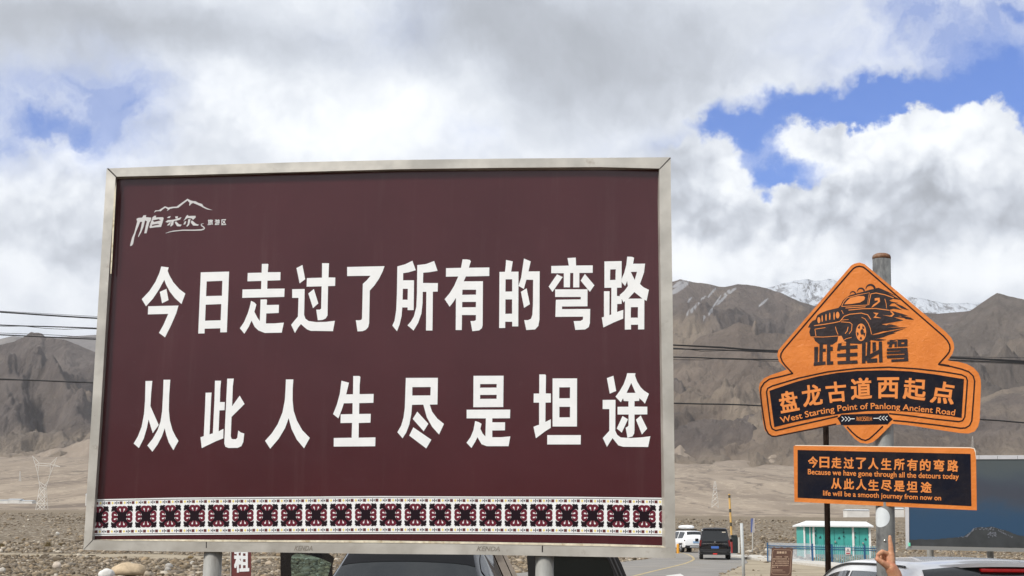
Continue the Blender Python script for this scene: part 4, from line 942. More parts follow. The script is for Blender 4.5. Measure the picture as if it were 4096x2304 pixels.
for i, ch in enumerate('海拔3500米'):
    x = [1092,1124,1155,1176,1197,1218,1232][i]; w = [30,28,18,18,18,12,28][i]
    glyph_quad(mb, ch, zm(ZC, [(x,687),(x+w,686),(x+w,731),(x,732)]), oon(.0032), 0.0)
mb.build('banner_lettering', M_orange_text, PLATE)
mb = MB()
for x in (945, 980, 1012): add_ribbon(mb, zm(ZC, [(x,688),(x+26,711),(x,734)]), 2.6, oon(.0032))
add_ribbon(mb, zm(ZC, [(1030,709),(1078,708)]), 2.6, oon(.0034))
for x in (1416, 1384, 1350): add_ribbon(mb, zm(ZC, [(x,680),(x-26,702),(x,724)]), 2.6, oon(.0032))
add_ribbon(mb, zm(ZC, [(1272,704),(1326,703)]), 2.6, oon(.0034))
mb.build('white_arrows', M_white, PLATE)
# the car drawing
JEEP = [(895,632),(920,580),(960,545),(1000,518),(1100,490),(1180,470),(1225,456),(1290,440),(1400,478),(1480,515),(1545,550),(1580,572),(1500,558),(1450,575),(1475,590),(1558,606),(1478,612),(1450,640),(1520,645),(1600,688),(1500,672),(1440,690),(1500,702),(1600,730),(1680,758),(1590,752),(1545,758),(1640,768),(1718,795),(1600,775),(1500,768),(1612,806),(1480,830),(1365,850),(1480,852),(1562,874),(1410,892),(1530,885),(1660,885),(1540,905),(1440,925),(1380,930),(1260,965),(1248,972),(1330,965),(1430,950),(1532,948),(1440,975),(1380,1000),(1250,1028),(1215,1050),(1120,1075),(950,1068),(900,1020),(870,985),(855,1045),(800,1085),(650,1080),(600,1040),(587,1000),(548,985),(535,940),(548,890),(520,886),(545,840),(575,810),(608,797),(625,750),(660,725),(740,692),(868,662)]
mb = MB(); mb.poly([zm(ZB, JEEP)], O1)
for cx, cy, r in ((1036,505,36),(1128,475,46),(1238,445,58)):
    outer = ell(cx, cy, r, r, 14, math.radians(175), math.radians(360)); inner = ell(cx - r*.12, cy + r*.18, r*.78, r*.8, 14, math.radians(360), math.radians(180))
    mb.poly([zm(ZB, outer + inner)], O2)
for r in ([(1500,600),(1600,640),(1680,690),(1590,668)], [(1560,742),(1700,775),(1735,800),(1640,790)], [(1250,985),(1420,940),(1640,895),(1440,965),(1330,992)], [(1285,440),(1330,432),(1420,470),(1530,525),(1470,505)], [(1240,1030),(1330,1015),(1420,1028),(1330,1042)], [(1420,1042),(1560,1020),(1500,1044)]): mb.poly([zm(ZB, r)], O2)
BLK = [ # blocky lettering under the drawing
 [(592,1110),(637,1107),(631,1283),(648,1281),(652,1072),(692,1070),(690,1130),(722,1127),(722,1162),(689,1165),(687,1277),(720,1274),(721,1312),(585,1326),(587,1288),(592,1287)],
 [(738,1075),(776,1072),(776,1108),(804,1105),(803,1152),(776,1155),(776,1274),(808,1271),(809,1309),(735,1315)],
 [(868,1068),(906,1066),(900,1098),(956,1095),(958,1053),(1001,1051),(1000,1093),(1086,1088),(1086,1128),(1000,1132),(1000,1178),(1086,1173),(1086,1214),(1000,1219),(1000,1266),(1086,1261),(1087,1299),(858,1309),(859,1272),(956,1268),(956,1221),(854,1226),(855,1186),(956,1181),(956,1135),(890,1139),(884,1152),(852,1152)],
 [(1138,1062),(1180,1059),(1178,1215),(1192,1210),(1200,1047),(1236,1045),(1231,1192),(1330,1140),(1331,1048),(1366,1046),(1374,1284),(1335,1287),(1332,1186),(1222,1246),(1250,1243),(1312,1238),(1313,1286),(1198,1292),(1192,1262),(1178,1268),(1177,1295),(1138,1298)],
 [(1258,1056),(1296,1054),(1299,1150),(1260,1170)],
 [(1428,1050),(1455,1049),(1456,1030),(1490,1028),(1489,1047),(1538,1044),(1536,1108),(1510,1110),(1512,1074),(1487,1075),(1478,1112),(1440,1114),(1455,1078),(1427,1079)],
 [(1424,1128),(1658,1117),(1660,1158),(1632,1160),(1664,1163),(1668,1272),(1475,1281),(1474,1252),(1622,1246),(1622,1232),(1424,1240),(1422,1206),(1626,1196),(1625,1184),(1424,1192),(1422,1166),(1580,1158),(1580,1150),(1424,1156)]]
for k, r in enumerate(BLK): mb.poly([zm(ZB, r)], oon(.0034 + .00003*k))
mb.poly([zm(ZB, [(1545,1026),(1658,1020),(1659,1101),(1546,1106)]), zm(ZB, [(1586,1056),(1622,1054),(1622,1074),(1587,1076)])], oon(.0034))
mb.build('car_drawing', M_ink, PLATE)
mb = MB(); J = lambda pts, w: add_ribbon(mb, zm(ZB, pts), w, oon(.0024 + .00005 * (len(mb.v) % 7)))
P_ = lambda pts: mb.poly([zm(ZB, pts)], oon(.0023))
P_([(935,622),(955,598),(965,585),(1005,548),(1100,526),(1160,528),(1174,545),(1165,572),(1120,600),(1020,617)])
J([(905,646),(930,592),(970,548),(1100,512),(1224,489),(1200,630),(905,647)], 2.6)
J([(1215,630),(1228,560),(1242,502),(1300,492),(1400,512),(1500,548)], 3.2)
J([(1400,560),(1415,610),(1420,668)], 2.2)
P_([(1285,552),(1340,546),(1346,590),(1312,620),(1265,652),(1245,660),(1268,626),(1318,592),(1322,575),(1285,580)])
J([(950,664),(1100,655),(1180,650)], 3); J([(985,688),(1150,672),(1300,670),(1450,690)], 3.2); J([(905,690),(925,730)], 2.2)
P_(ell(645,803,17,36,14)); P_(ell(860,745,21,38,14))
for x, y, h in ((683,785,40),(727,772,42),(770,760,44),(820,755,46)): P_(ell(x, y, 8, h, 10))
J([(590,866),(700,852),(820,832),(885,818),(905,795),(935,758),(1000,735),(1130,722),(1205,742),(1240,795)], 3.2)
J([(900,803),(985,795)], 2.2); J([(900,822),(1000,830),(1025,850),(1020,920),(992,960)], 2.8)
J([(600,908),(612,985)], 2.6); J([(602,906),(720,888)], 2.4); J([(835,878),(845,920),(865,968)], 2.6); J([(980,880),(968,930),(945,958)], 3)
J([(560,994),(700,996),(870,984)], 2.4); J([(920,1040),(960,1015),(1020,1000)], 2.2)
P_([(868,985),(905,982),(935,1045),(1010,1070),(905,1060),(850,1085)])
J([(1135,770),(1175,790),(1210,840),(1235,900),(1248,965)], 2.4)
oc = ell(1128,942,59,100,28); ic = ell(1134,938,38,72,20)
mb.poly([zm(ZB, oc)], oon(.0023))
for r in ([(1265,716),(1330,722),(1296,760),(1362,780),(1270,776),(1300,742)], [(1375,745),(1460,752),(1490,735),(1460,702),(1480,700),(1510,735),(1480,765)], [(1365,850),(1480,838),(1600,812),(1480,835),(1420,860),(1480,872)], [(1262,968),(1400,935),(1500,915),(1410,940),(1330,962)]): P_(r)
mb.build('car_drawing_highlights', M_orange_text, PLATE)
mb = MB()
for k in range(5):
    a = math.radians(72*k + 20); P = [(1128 + 50*math.cos(a+d)*r, 942 + 86*math.sin(a+d)*r) for d, r in ((-.3, 1), (.3, 1), (.2, .62), (-.2, .62))]
    mb.poly([zm(ZB, P)], oon(.0030))
mb.poly([zm(ZB, ell(1140,938,20,34,14))], oon(.0030)); mb.build('wheel_drawing', M_ink, PLATE)
# text plate under it
mb = MB(); PL = zm(ZD, [(137,140),(150,133),(2330,163),(2375,172),(2390,215),(2402,300),(2413,935),(148,830)])
mb.slab(PL, oon(-.012), oon(-.03)); TP = mb.build('text_plate', M_orange, SP)
mb = MB(); mb.slab(zm(ZD, [(165,124),(2330,152),(2385,165),(2398,200),(2404,290),(2394,290),(2376,172),(2330,163),(150,133)]), oon(-.014), oon(-.028)); mb.build('plate_edge', M_edge, TP)
mb = MB(); mb.poly([zm(ZD, [(187,185),(2335,235),(2345,883),(188,778)])], oon(-.0105)); mb.build('black_field', M_black, TP)
mb = MB(); T3 = oon(-.0092)
def boxq(cx, w, top, bot, sk): return zm(ZD, [(cx-w/2, top), (cx+w/2, top+sk), (cx+w/2, bot+sk), (cx-w/2, bot)])
for ch, cx in zip('今日走过了人生所有的弯路', (378,520,670,823,975,1127,1288,1450,1613,1773,1942,2114)):
    f = (cx-378)/1736; glyph_quad(mb, ch, boxq(cx, 122 + 14*f, 266+42*f, 404+50*f, 3), T3, 0.026)
for ch, cx in zip('从此人生尽是坦途', (668,823,978,1130,1290,1450,1610,1783)):
    f = (cx-668)/1115; glyph_quad(mb, ch, boxq(cx, 128 + 8*f, 534+46*f, 668+48*f, 3), T3, 0.026)
def eng(text, x0, x1, y0, y1, cap):
    a = np.array(zm(ZD, [(x0, y0)])[0]); b = np.array(zm(ZD, [(x1, y1)])[0])
    glyph_line(mb, text, lambda u: tuple(a + (b-a)*u), lambda u: (0, -cap/ZD[2]), T3, 0.016)
eng('Because we have gone through all the detours today', 316, 2188, 487, 548, 66)
eng('life will be a smooth journey from now on', 505, 1968, 750, 812, 62)
mb.build('plate_lettering', M_orange_text, TP)

# ================================================================== vehicles
M_tyre = mat('tyre_rubber', (0.02, 0.02, 0.02), 0.8)
M_rim = mat('alloy_rim', (0.45, 0.45, 0.46), 0.3, 0.8)
M_carglass = mat('dark_car_glass', (0.008, 0.010, 0.011), 0.04, spec=0.6)
M_trim = mat('black_trim', (0.012, 0.012, 0.013), 0.45)
M_chrome = mat('chrome_trim', (0.6, 0.6, 0.6), 0.15, 1.0)
M_red = mat('red_lamp', (0.15, 0.010, 0.010), 0.2, coat=0.3)
M_brake = mat('lit_red_lamp', (0.5, 0.02, 0.02), 0.3, emit=(1.0, 0.05, 0.03), estr=.5)
M_plate_blue = mat('blue_number_plate', (0.05, 0.13, 0.42), 0.4)
M_carwhite = mat('white_car_paint', (0.78, 0.79, 0.80), 0.22, coat=0.6, var=.03, vscale=3)
M_carblack = mat('black_car_paint', (0.006, 0.006, 0.008), 0.09, coat=0.45, spec=0.5)

def catmull(pts, n):
    P = np.array(pts, float); P = np.vstack([2*P[0]-P[1], P, 2*P[-1]-P[-2]]); out = []
    m = len(P) - 3; 
    for k in range(n):
        s = k / (n - 1) * m; i = min(int(s), m - 1); t = s - i; a, b, c, d = P[i:i+4]
        out.append(0.5 * ((2*b) + (-a+c)*t + (2*a-5*b+4*c-d)*t*t + (-a+3*b-3*c+d)*t**3))
    return np.array(out)
def pchip(X, Y, x):
    h = np.diff(X); dl = np.diff(Y) / h; m = np.zeros(len(X))
    for i in range(1, len(X) - 1):
        if dl[i-1] * dl[i] > 0:
            a, b = 2*h[i] + h[i-1], h[i] + 2*h[i-1]; m[i] = (a + b) / (a / dl[i-1] + b / dl[i])
    m[0], m[-1] = dl[0], dl[-1]
    k = np.clip(np.searchsorted(X, x, side='right') - 1, 0, len(X) - 2); t = (x - X[k]) / h[k]
    return Y[k]*(1+2*t)*(1-t)**2 + m[k]*h[k]*t*(1-t)**2 + Y[k+1]*t*t*(3-2*t) + m[k+1]*h[k]*t*t*(t-1)
class Car:
    """body lofted from stations (x, z low, z belt, half width, z top, half width of top); x forward, local space"""
    def __init__(s, root, stations, nx=64, edge=.09):
        s.root = root; S = np.array(stations, float)
        xs = np.linspace(S[0, 0], S[-1, 0], nx); xs = np.unique(np.concatenate([xs, S[:, 0]]))
        ker = lambda col: pchip(S[:, 0], S[:, col], xs)
        s.xs = xs; s.lo, s.zb, s.w, s.zt, s.wt = (ker(k) for k in range(1, 6)); s.P = []
        for i in range(len(xs)):
            lo, zb, w, zt, wt = s.lo[i], s.zb[i], s.w[i], s.zt[i], s.wt[i]
            hgt = max(zt - zb, 0.02); r = min(edge, hgt * .45)
            low = [(w*.86, lo), (w*.965, lo+.05), (w*.99, lo+.25*(zb-lo)), (w, lo+.55*(zb-lo)), (w*.985, zb-.10*(zb-lo)), (w*.955, zb)]
            up = [(w*.955 + (wt - w*.955)*f, zb + (hgt - r)*f) for f in (.1, .25, .5, .75, .9, 1.0)]
            rf = [(wt - r*.25, zt - r*.55), (wt - r*.7, zt - r*.2), (wt*.86 - r*.4, zt - r*.02), (wt*.62, zt + .012), (wt*.38, zt + .020), (wt*.15, zt + .024), (0, zt + .025)]
            half = low + up + rf; s.nl, s.nu, s.nr = len(low), len(up), len(rf)
            full = half + [(-y, z) for y, z in reversed(half[:-1])]
            s.P.append([(xs[i], y, z) for y, z in full])
        s.P = np.array(s.P); s.n = s.P.shape[1]
    def body(s, m, name='body'):
        mb = MB(); nx = len(s.xs); mb.v = [tuple(p) for p in s.P.reshape(-1, 3)]
        for i in range(nx-1):
            for j in range(s.n-1): mb.f.append((i*s.n+j, i*s.n+j+1, (i+1)*s.n+j+1, (i+1)*s.n+j))
            mb.f.append((i*s.n+s.n-1, i*s.n, (i+1)*s.n, (i+1)*s.n+s.n-1))
        mb.f.append(tuple(range(s.n))); mb.f.append(tuple((nx-1)*s.n + k for k in reversed(range(s.n))))
        o = mb.build(name, m, s.root, smooth=True, local=True)
        e = o.modifiers.new('edges', 'EDGE_SPLIT'); e.split_angle = math.radians(38); return o
    def patch(s, name, m, xr, side, off=0.006, jr=None, parent=None, inset=0.0):
        """pane lying on the body: side 'L' / 'R' between belt and roof rail, 'T' over the top"""
        j0, j1 = (s.nl + 0, s.nl + s.nu - 1) if side in 'LR' else (s.nl + s.nu + 1, s.n - (s.nl + s.nu + 1) - 1)
        if jr: j0, j1 = jr
        idx = [i for i, x in enumerate(s.xs) if xr[0] - 1e-6 <= x <= xr[1] + 1e-6]
        mb = MB(); vs = []; js = list(range(j0, j1 + 1))
        if side == 'R': js = [s.n - 1 - j for j in js]
        G = s.P
        for i in idx:
            for j in js:
                a = G[min(i+1, len(s.xs)-1), j] - G[max(i-1, 0), j]; b = G[i, min(j+1, s.n-1)] - G[i, max(j-1, 0)]
                nn = np.cross(a, b); L = np.linalg.norm(nn); nn = nn / L if L > 1e-9 else np.zeros(3)
                c = G[i].mean(0)
                if np.dot(nn, G[i, j] - c) < 0: nn = -nn
                vs.append(G[i, j] + nn * off)
        k = len(js); mb.add(vs, [(a*k+b, a*k+b+1, (a+1)*k+b+1, (a+1)*k+b) for a in range(len(idx)-1) for b in range(k-1)])
        return mb.build(name, m, parent or s.root, smooth=True, local=True)
def lbox(name, m, root, c, size, bev=0.0, rotz=0.0, parent=None):
    mb = MB(); mb.box(c, size, rotz); o = mb.build(name, m, parent or root, local=True)
    if bev: bevel(o, bev, 3)
    return o
def wheel(root, x, y, r, wd):
    mb = MB(); s = 1 if y > 0 else -1
    prof = [(r*.62, -wd/2), (r*.93, -wd/2), (r, -wd*.32), (r, wd*.32), (r*.93, wd/2), (r*.62, wd/2)]
    n = 28; vs = [(x + q*math.cos(2*math.pi*k/n), y + h, r + q*math.sin(2*math.pi*k/n)) for q, h in prof for k in range(n)]; L = len(prof)
    mb.add(vs, [(i*n+k, i*n+(k+1) % n, ((i+1) % L)*n+(k+1) % n, ((i+1) % L)*n+k) for i in range(L) for k in range(n)])
    t = mb.build('wheel', M_tyre, root, smooth=True, local=True)
    mb = MB(); yo = y + s*wd*.40
    vs = [(x, yo + s*.01, r)] + [(x + r*.63*math.cos(2*math.pi*k/n), yo, r + r*.63*math.sin(2*math.pi*k/n)) for k in range(n)]
    mb.add(vs, [(0, 1+k, 1+(k+1) % n) for k in range(n)])
    for k in range(5):
        a = 2*math.pi*k/5; mb.tube([(x, yo + s*.02, r), (x + r*.6*math.cos(a), yo + s*.012, r + r*.6*math.sin(a))], [.05, .035], 6)
    mb.build('rim', M_rim, t, local=True)
    return t

# ---- black multi purpose van, seen from behind on the road
p = ground_at(2858, 2236); R = thing('van', 'black people carrier seen from behind with one lit red lamp low in its bumper', 'van', p, math.radians(90 - 7.5))
C_ = Car(R, [(-2.55,.42,.95,.90,1.02,.86),(-2.52,.36,1.02,.95,1.45,.82),(-2.46,.34,1.04,.965,1.80,.76),(-2.30,.34,1.05,.97,1.90,.76),(-1.0,.32,1.04,.97,1.93,.78),(.9,.32,1.02,.97,1.92,.78),(1.2,.32,1.02,.97,1.85,.77),(1.95,.32,1.02,.95,1.16,.82),(2.5,.36,.92,.88,.98,.75),(2.6,.42,.75,.75,.80,.6)])
C_.body(M_carblack)
for x in (-1.55, 1.55):
    for y in (-.83, .83): wheel(R, x, y, .35, .23)
C_.patch('side_window', M_carglass, (-2.2, .9), 'L'); C_.patch('side_window', M_carglass, (-2.2, .9), 'R'); C_.patch('windscreen', M_carglass, (1.2, 1.95), 'T')
mb = MB(); RW = [(-.73,1.70),(-.80,1.35),(-.78,1.18),(-.60,1.10),(.60,1.10),(.78,1.18),(.80,1.35),(.73,1.70),(.62,1.76),(-.62,1.76)]
mb.slab(RW, lambda y, z: (-2.575 + max(0, z-1.1)*.10, y, z), lambda y, z: (-2.50 + max(0, z-1.1)*.10, y, z)); mb.build('rear_window', mat('rear_glass', (0.022, .024, .026), .10, spec=.5), R, local=True)
lbox('spoiler', M_carblack, R, (-2.44,0,1.83), (.30,1.36,.05), .02)
for s in (-1, 1):
    mb = MB(); mb.slab([(s*.80,1.18),(s*.93,1.16),(s*.94,.82),(s*.86,.80)], lambda y, z: (-2.585, y, z), lambda y, z: (-2.45, y, z)); mb.build('tail_lamp', M_red, R, local=True)
lbox('trim_strip', M_chrome, R, (-2.585,0,.955), (.03,1.5,.022)); lbox('number_plate', M_plate_blue, R, (-2.60,0,.74), (.02,.46,.14))
lbox('bumper', M_trim, R, (-2.56,0,.52), (.16,1.78,.20), .04); lbox('bumper_strip', mat('satin_grey_trim', (.12,.12,.12), .35, .3), R, (-2.645,0,.46), (.02,1.45,.02))
lbox('rear_lamp', M_brake, R, (-2.645,0,.345), (.03,.26,.045), .02); lbox('skirt', M_trim, R, (-2.5,0,.36), (.2,1.65,.14), .03)
for s in (-1, 1):
    for k in range(1): lbox('side_mirror', M_carblack, R, (1.25, s*1.08, 1.16), (.13,.22,.2), .04)
    lbox('roof_rail', M_trim, R, (-.5, s*.70, 1.97), (2.9,.035,.035), .01)
lbox('badge', M_chrome, R, (-2.60, 0, 1.05), (.02,.09,.09), .03); lbox('window_sticker', mat('pale_sticker', (.6,.55,.45), .6), R, (-2.535, -.55, 1.66), (.012,.22,.05))

# ---- white SUV with a roof box, turning left ahead of the van
p = ground_at(2770, 2209); p[0] -= .55; p[2] = ground_z(p[1])
R = thing('suv', 'white SUV with a white roof box driving off ahead of the black van', 'suv', p, math.radians(90 + 13))
C_ = Car(R, [(-2.33,.50,.92,.80,1.0,.74),(-2.28,.40,1.0,.90,1.08,.80),(-2.15,.36,1.03,.93,1.30,.72),(-1.85,.34,1.04,.94,1.60,.66),(-1.4,.32,1.03,.94,1.66,.67),(.1,.32,1.0,.94,1.68,.68),(.5,.32,1.0,.94,1.63,.68),(1.15,.32,1.0,.93,1.07,.80),(2.1,.34,.92,.90,.96,.78),(2.3,.42,.75,.78,.80,.6)])
C_.body(M_carwhite)
for x in (-1.4, 1.4):
    for y in (-.82, .82): wheel(R, x, y, .36, .24)
for sd in 'LR':
    C_.patch('side_window', M_carglass, (-1.75, -.62), sd); C_.patch('side_window', M_carglass, (-.54, .62), sd)
C_.patch('rear_window', M_carglass, (-2.14, -1.88), 'T'); C_.patch('windscreen', M_carglass, (.55, 1.12), 'T')
mb = MB(); vs = []; fs = []; n = 20
for i, (f, x) in enumerate(((.05,-1.28),(.55,-1.22),(.85,-1.0),(1,-.5),(1,.2),(.85,.55),(.5,.75),(.05,.82))):
    for k in range(n):
        a = 2*math.pi*k/n; cy, sz = math.cos(a), math.sin(a)
        vs.append((x, .42*f**.5*math.copysign(abs(cy)**.55, cy), 1.93 + (.19 if sz > 0 else .10)*f**.7*math.copysign(abs(sz)**.8, sz)))
mb.add(vs, [(i*n+k, i*n+(k+1) % n, (i+1)*n+(k+1) % n, (i+1)*n+k) for i in range(7) for k in range(n)] + [tuple(range(n)), tuple(7*n+k for k in range(n))])
mb.build('roof_box', mat('white_plastic', (.74,.75,.77), .35), R, smooth=True, local=True)
for x in (-.9, .35): lbox('crossbar', M_trim, R, (x,0,1.78), (.07,1.25,.06), .01)
for s in (-1, 1):
    lbox('roof_rail', M_trim, R, (-.5, s*.62, 1.73), (1.9,.04,.04), .01)
    lbox('tail_lamp', mat('smoked_red_lamp', (.06,.012,.014), .15, coat=.5), R, (-2.24, s*.70, .93), (.10,.46,.12), .03)
    lbox('side_mirror', M_trim, R, (.72, s*1.04, 1.06), (.14,.22,.15), .04)
lbox('rear_bumper', M_trim, R, (-2.24,0,.45), (.22,1.72,.22), .05); lbox('skid_strip', mat('silver_plastic', (.5,.5,.5), .4), R, (-2.36,0,.43), (.03,1.0,.08), .02)
lbox('number_plate', mat('pale_blue_plate', (.25,.40,.60), .4), R, (-2.34,0,.80), (.03,.46,.15))
for s in (-1, 1):
    for x in (-1.4, 1.4): lbox('wheel_arch', M_trim, R, (x, s*.915, .66), (.86,.06,.14), .03)

# ---- near white car on the right, seen from behind, nose away
R = thing('car', 'white hatchback parked nose away at the right edge with red high brake lamp', 'car', (3.47, 11.75, 0), math.radians(90 + 1))
C_ = Car(R, [(-2.30,.50,.86,.84,.93,.76),(-2.27,.42,.98,.90,1.02,.80),(-2.16,.36,1.02,.93,1.22,.70),(-1.93,.34,1.02,.94,1.485,.625),(-1.6,.33,1.01,.94,1.532,.63),(-.9,.32,1.0,.94,1.535,.645),(-.3,.32,.99,.94,1.528,.65),(.2,.32,.99,.94,1.49,.65),(.65,.32,.98,.94,1.385,.66),(1.25,.32,.98,.93,1.03,.80),(2.1,.34,.88,.90,.92,.78),(2.33,.42,.72,.78,.76,.6)], 90, .045)
C_.body(M_carwhite)
for x in (-1.38, 1.38):
    for y in (-.82, .82): wheel(R, x, y, .34, .22)
for sd in 'LR':
    J_ = (C_.nl, C_.nl + C_.nu - 2)
    C_.patch('side_window', M_carglass, (-1.15, -.42), sd, .007, J_); C_.patch('side_window', M_carglass, (-.28, .55), sd, .007, J_)
    C_.patch('window_trim', M_trim, (-1.20, -.37), sd, .0035, J_); C_.patch('window_trim', M_trim, (-.33, .62), sd, .0035, J_)
    jj = C_.nl + C_.nu - 1; jj = jj if sd == 'L' else C_.n - 1 - jj; sg = 1 if sd == 'L' else -1
    mb = MB(); mb.tube([tuple(p + np.array((0, sg*.006, .012))) for x, p in zip(C_.xs, C_.P[:, jj]) if -1.7 <= x <= 1.2], .008, 6); mb.build('rain_strip', M_trim, R, local=True)
C_.patch('rear_window', M_carglass, (-2.14, -1.90), 'T', .006); C_.patch('windscreen', M_carglass, (.7, 1.22), 'T')
# spoiler lip over the rear window, with the high brake lamp under it
mb = MB(); n = 16; vs = []
for k in range(n+1):
    y = -.57 + 1.14*k/n; e = (abs(y)/.57)**2.5
    vs += [(-1.55, y, 1.556 - .05*e), (-2.02 + .30*e, y, 1.536 - .045*e), (-2.02 + .30*e, y, 1.510 - .045*e), (-1.62, y, 1.50 - .05*e)]
mb.add(vs, [(4*k+a, 4*k+(a+1) % 4, 4*k+4+(a+1) % 4, 4*k+4+a) for k in range(n) for a in range(4)] + [(0,1,2,3), (4*n,4*n+3,4*n+2,4*n+1)])
o = mb.build('spoiler', M_carwhite, R, smooth=True, local=True); e = o.modifiers.new('edges', 'EDGE_SPLIT'); e.split_angle = math.radians(40)
lbox('brake_lamp', mat('brake_lamp', (.32,.006,.008), .25, var=.35, vscale=60, emit=(.8,.02,.02), estr=.10), R, (-1.985,0,1.484), (.05,.40,.024), .008)
for s in (-1, 1):
    lbox('tail_lamp', M_red, R, (-2.20, s*.74, .92), (.12,.34,.14), .03); lbox('side_mirror', M_carwhite, R, (.85, s*1.03, 1.02), (.14,.2,.14), .04)
    lbox('roof_rail', M_trim, R, (-.45, s*.57, 1.585), (1.5,.03,.03), .01) if False else None
lbox('rear_bumper', M_trim, R, (-2.24,0,.45), (.2,1.7,.2), .05); lbox('number_plate', M_plate_blue, R, (-2.32,0,.78), (.02,.44,.14))

# ---- black SUV facing the camera behind the billboard, two doors open
PX = at_y(1560, 2240, 12.3)
R = thing('suv', 'black SUV facing the camera behind the maroon billboard with two doors open', 'suv', (PX[0] + .21, PX[1] + 1.15, 0), math.radians(-90 - 4.5))
C_ = Car(R, [(-2.35,.50,.95,.82,1.05,.74),(-2.2,.36,1.05,.93,1.25,.72),(-1.9,.34,1.07,.95,1.55,.64),(-1.4,.32,1.06,.955,1.655,.66),(.0,.32,1.04,.955,1.665,.665),(.42,.32,1.04,.955,1.64,.62),(.62,.32,1.04,.955,1.575,.625),(1.38,.32,1.04,.94,1.10,.80),(2.2,.34,.98,.92,1.02,.80),(2.42,.42,.80,.80,.85,.62)], 90)
C_.body(M_carblack)
for x in (-1.42, 1.42):
    for y in (-.83, .83): wheel(R, x, y, .37, .24)
C_.patch('windscreen', mat('windscreen_glass', (.010,.012,.013), .03, spec=.6), (.63, 1.36), 'T', .006)
C_.patch('cabin_shade_band', mat('dark_cabin_shade', (.003,.003,.004), .5, spec=.2), (.63, .90), 'T', .009)  # shaded roof interior behind the glass, painted on as a dark strip
for sd in 'LR':
    C_.patch('side_window', M_carglass, (-1.7, -.95), sd); C_.patch('side_window', M_carglass, (-.85, .0), sd); C_.patch('side_window', M_carglass, (.1, .85), sd)
    s = 1 if sd == 'L' else -1
    lbox('roof_rail', M_chrome, R, (-.6, s*.60, 1.70), (1.9,.035,.03), .01); lbox('side_mirror', M_carblack, R, (.95, s*1.06, 1.12), (.15,.22,.16), .04)
    lbox('headlamp', mat('headlamp', (.5,.52,.55), .1), R, (2.30, s*.70, .86), (.14,.34,.14), .04)
lbox('grille', M_trim, R, (2.40,0,.72), (.08,.9,.26), .03); lbox('wiper', M_trim, R, (1.30,-.1,1.16), (.03,1.0,.02), .005)
lbox('rear_view_mirror', M_trim, R, (.60,0,1.50), (.05,.22,.07), .02)
def car_door(px, glass_px, Y0, hinge_px, m_glass, label, back=.035, low=.36):
    """open door standing across the view at distance Y0; outline from its window frame down to the sill"""
    f = lambda off: (lambda x, y: at_y(x, y, Y0 + off))
    zl = 2140 + (CZ - low) * F / Y0
    ring = px + [(px[-1][0], zl), (px[0][0], zl)]
    base = R; tri = MB(); L = lambda pts: [tuple(p) for p in pts]
    inv = bpy.data.objects[base.name]; M_ = Matrix.LocRotScale(inv.location, inv.rotation_euler, None).inverted()
    loc = lambda q: tuple(M_ @ Vector(q))
    rings = [[Vector((a, b, 0)) for a, b in ring], [Vector((a, b, 0)) for a, b in glass_px]]
    tris = tessellate_polygon(rings); flat = ring + glass_px; n = len(flat)
    mb = MB(); vs = [loc(f(0)(*q)) for q in flat] + [loc(f(back)(*q)) for q in flat]
    fs = [tuple(t) for t in tris] + [tuple(n+i for i in reversed(t)) for t in tris]
    a = len(ring); fs += [(i, (i+1) % a, n+(i+1) % a, n+i) for i in range(a)]
    b = len(glass_px); fs += [(a+i, a+(i+1) % b, n+a+(i+1) % b, n+a+i) for i in range(b)]
    mb.add(vs, fs); d = mb.build('door', M_trim if label == 'rear' else M_carblack, base, local=True)
    mb = MB(); t2 = tessellate_polygon([[Vector((x, y, 0)) for x, y in glass_px]])
    mb.add([loc(f(back*.5)(*q)) for q in glass_px], [tuple(t) for t in t2]); mb.build('door_window', m_glass, d, local=True)
    return d
M_tint = glass('green_tinted_glass', (.34, .50, .50))
M_tint2 = mat('privacy_glass', (.004, .007, .008), .05, spec=.5)
d = car_door([(1340,2700),(1330,2260),(1338,2232),(1312,2212),(1260,2198),(1180,2190),(1135,2192),(1121,2208),(1122,2300)],
             [(1305,2330),(1326,2253),(1290,2236),(1250,2224),(1205,2215),(1178,2215),(1166,2226),(1163,2245),(1167,2330)], 11.6, None, M_tint, 'front')
d = car_door([(2116,2700),(2112,2290),(2107,2226),(2118,2212),(2160,2206),(2430,2212),(2468,2222),(2486,2255),(2506,2304),(2512,2360)],
             [(2150,2330),(2140,2250),(2150,2222),(2400,2224),(2428,2230),(2450,2280),(2462,2330)], 12.4, None, M_tint2, 'rear')
for k, (xa, xb) in enumerate(((2436,2480),(2452,2495))):
    M_ = Matrix.LocRotScale(R.location, R.rotation_euler, None).inverted(); mb = MB()
    mb.tube([tuple(M_ @ Vector(at_y(xa, 2222, 12.39))), tuple(M_ @ Vector(at_y(xb, 2320, 12.39)))], .006, 6); mb.build('door_trim', mat('grey_trim', (.10,.10,.105), .3, .4), d, local=True)

# ================================================================== roadside things
def near(px, py, lift=0): return ground_at(px, py, lift)
# grey post
a = near(2976, 2310); mb = MB(); t = at_y(2966, 2093, a[1])
mb.tube([(a[0], a[1], -.2), t], 6.2 * a[1] / F, 12); o = mb.build('post', mat('pale_grey_post', (.42,.44,.44), .6, var=.12, vscale=4), loc=a, smooth=True); props(o, 'slim pale grey post standing at the road edge', 'post')
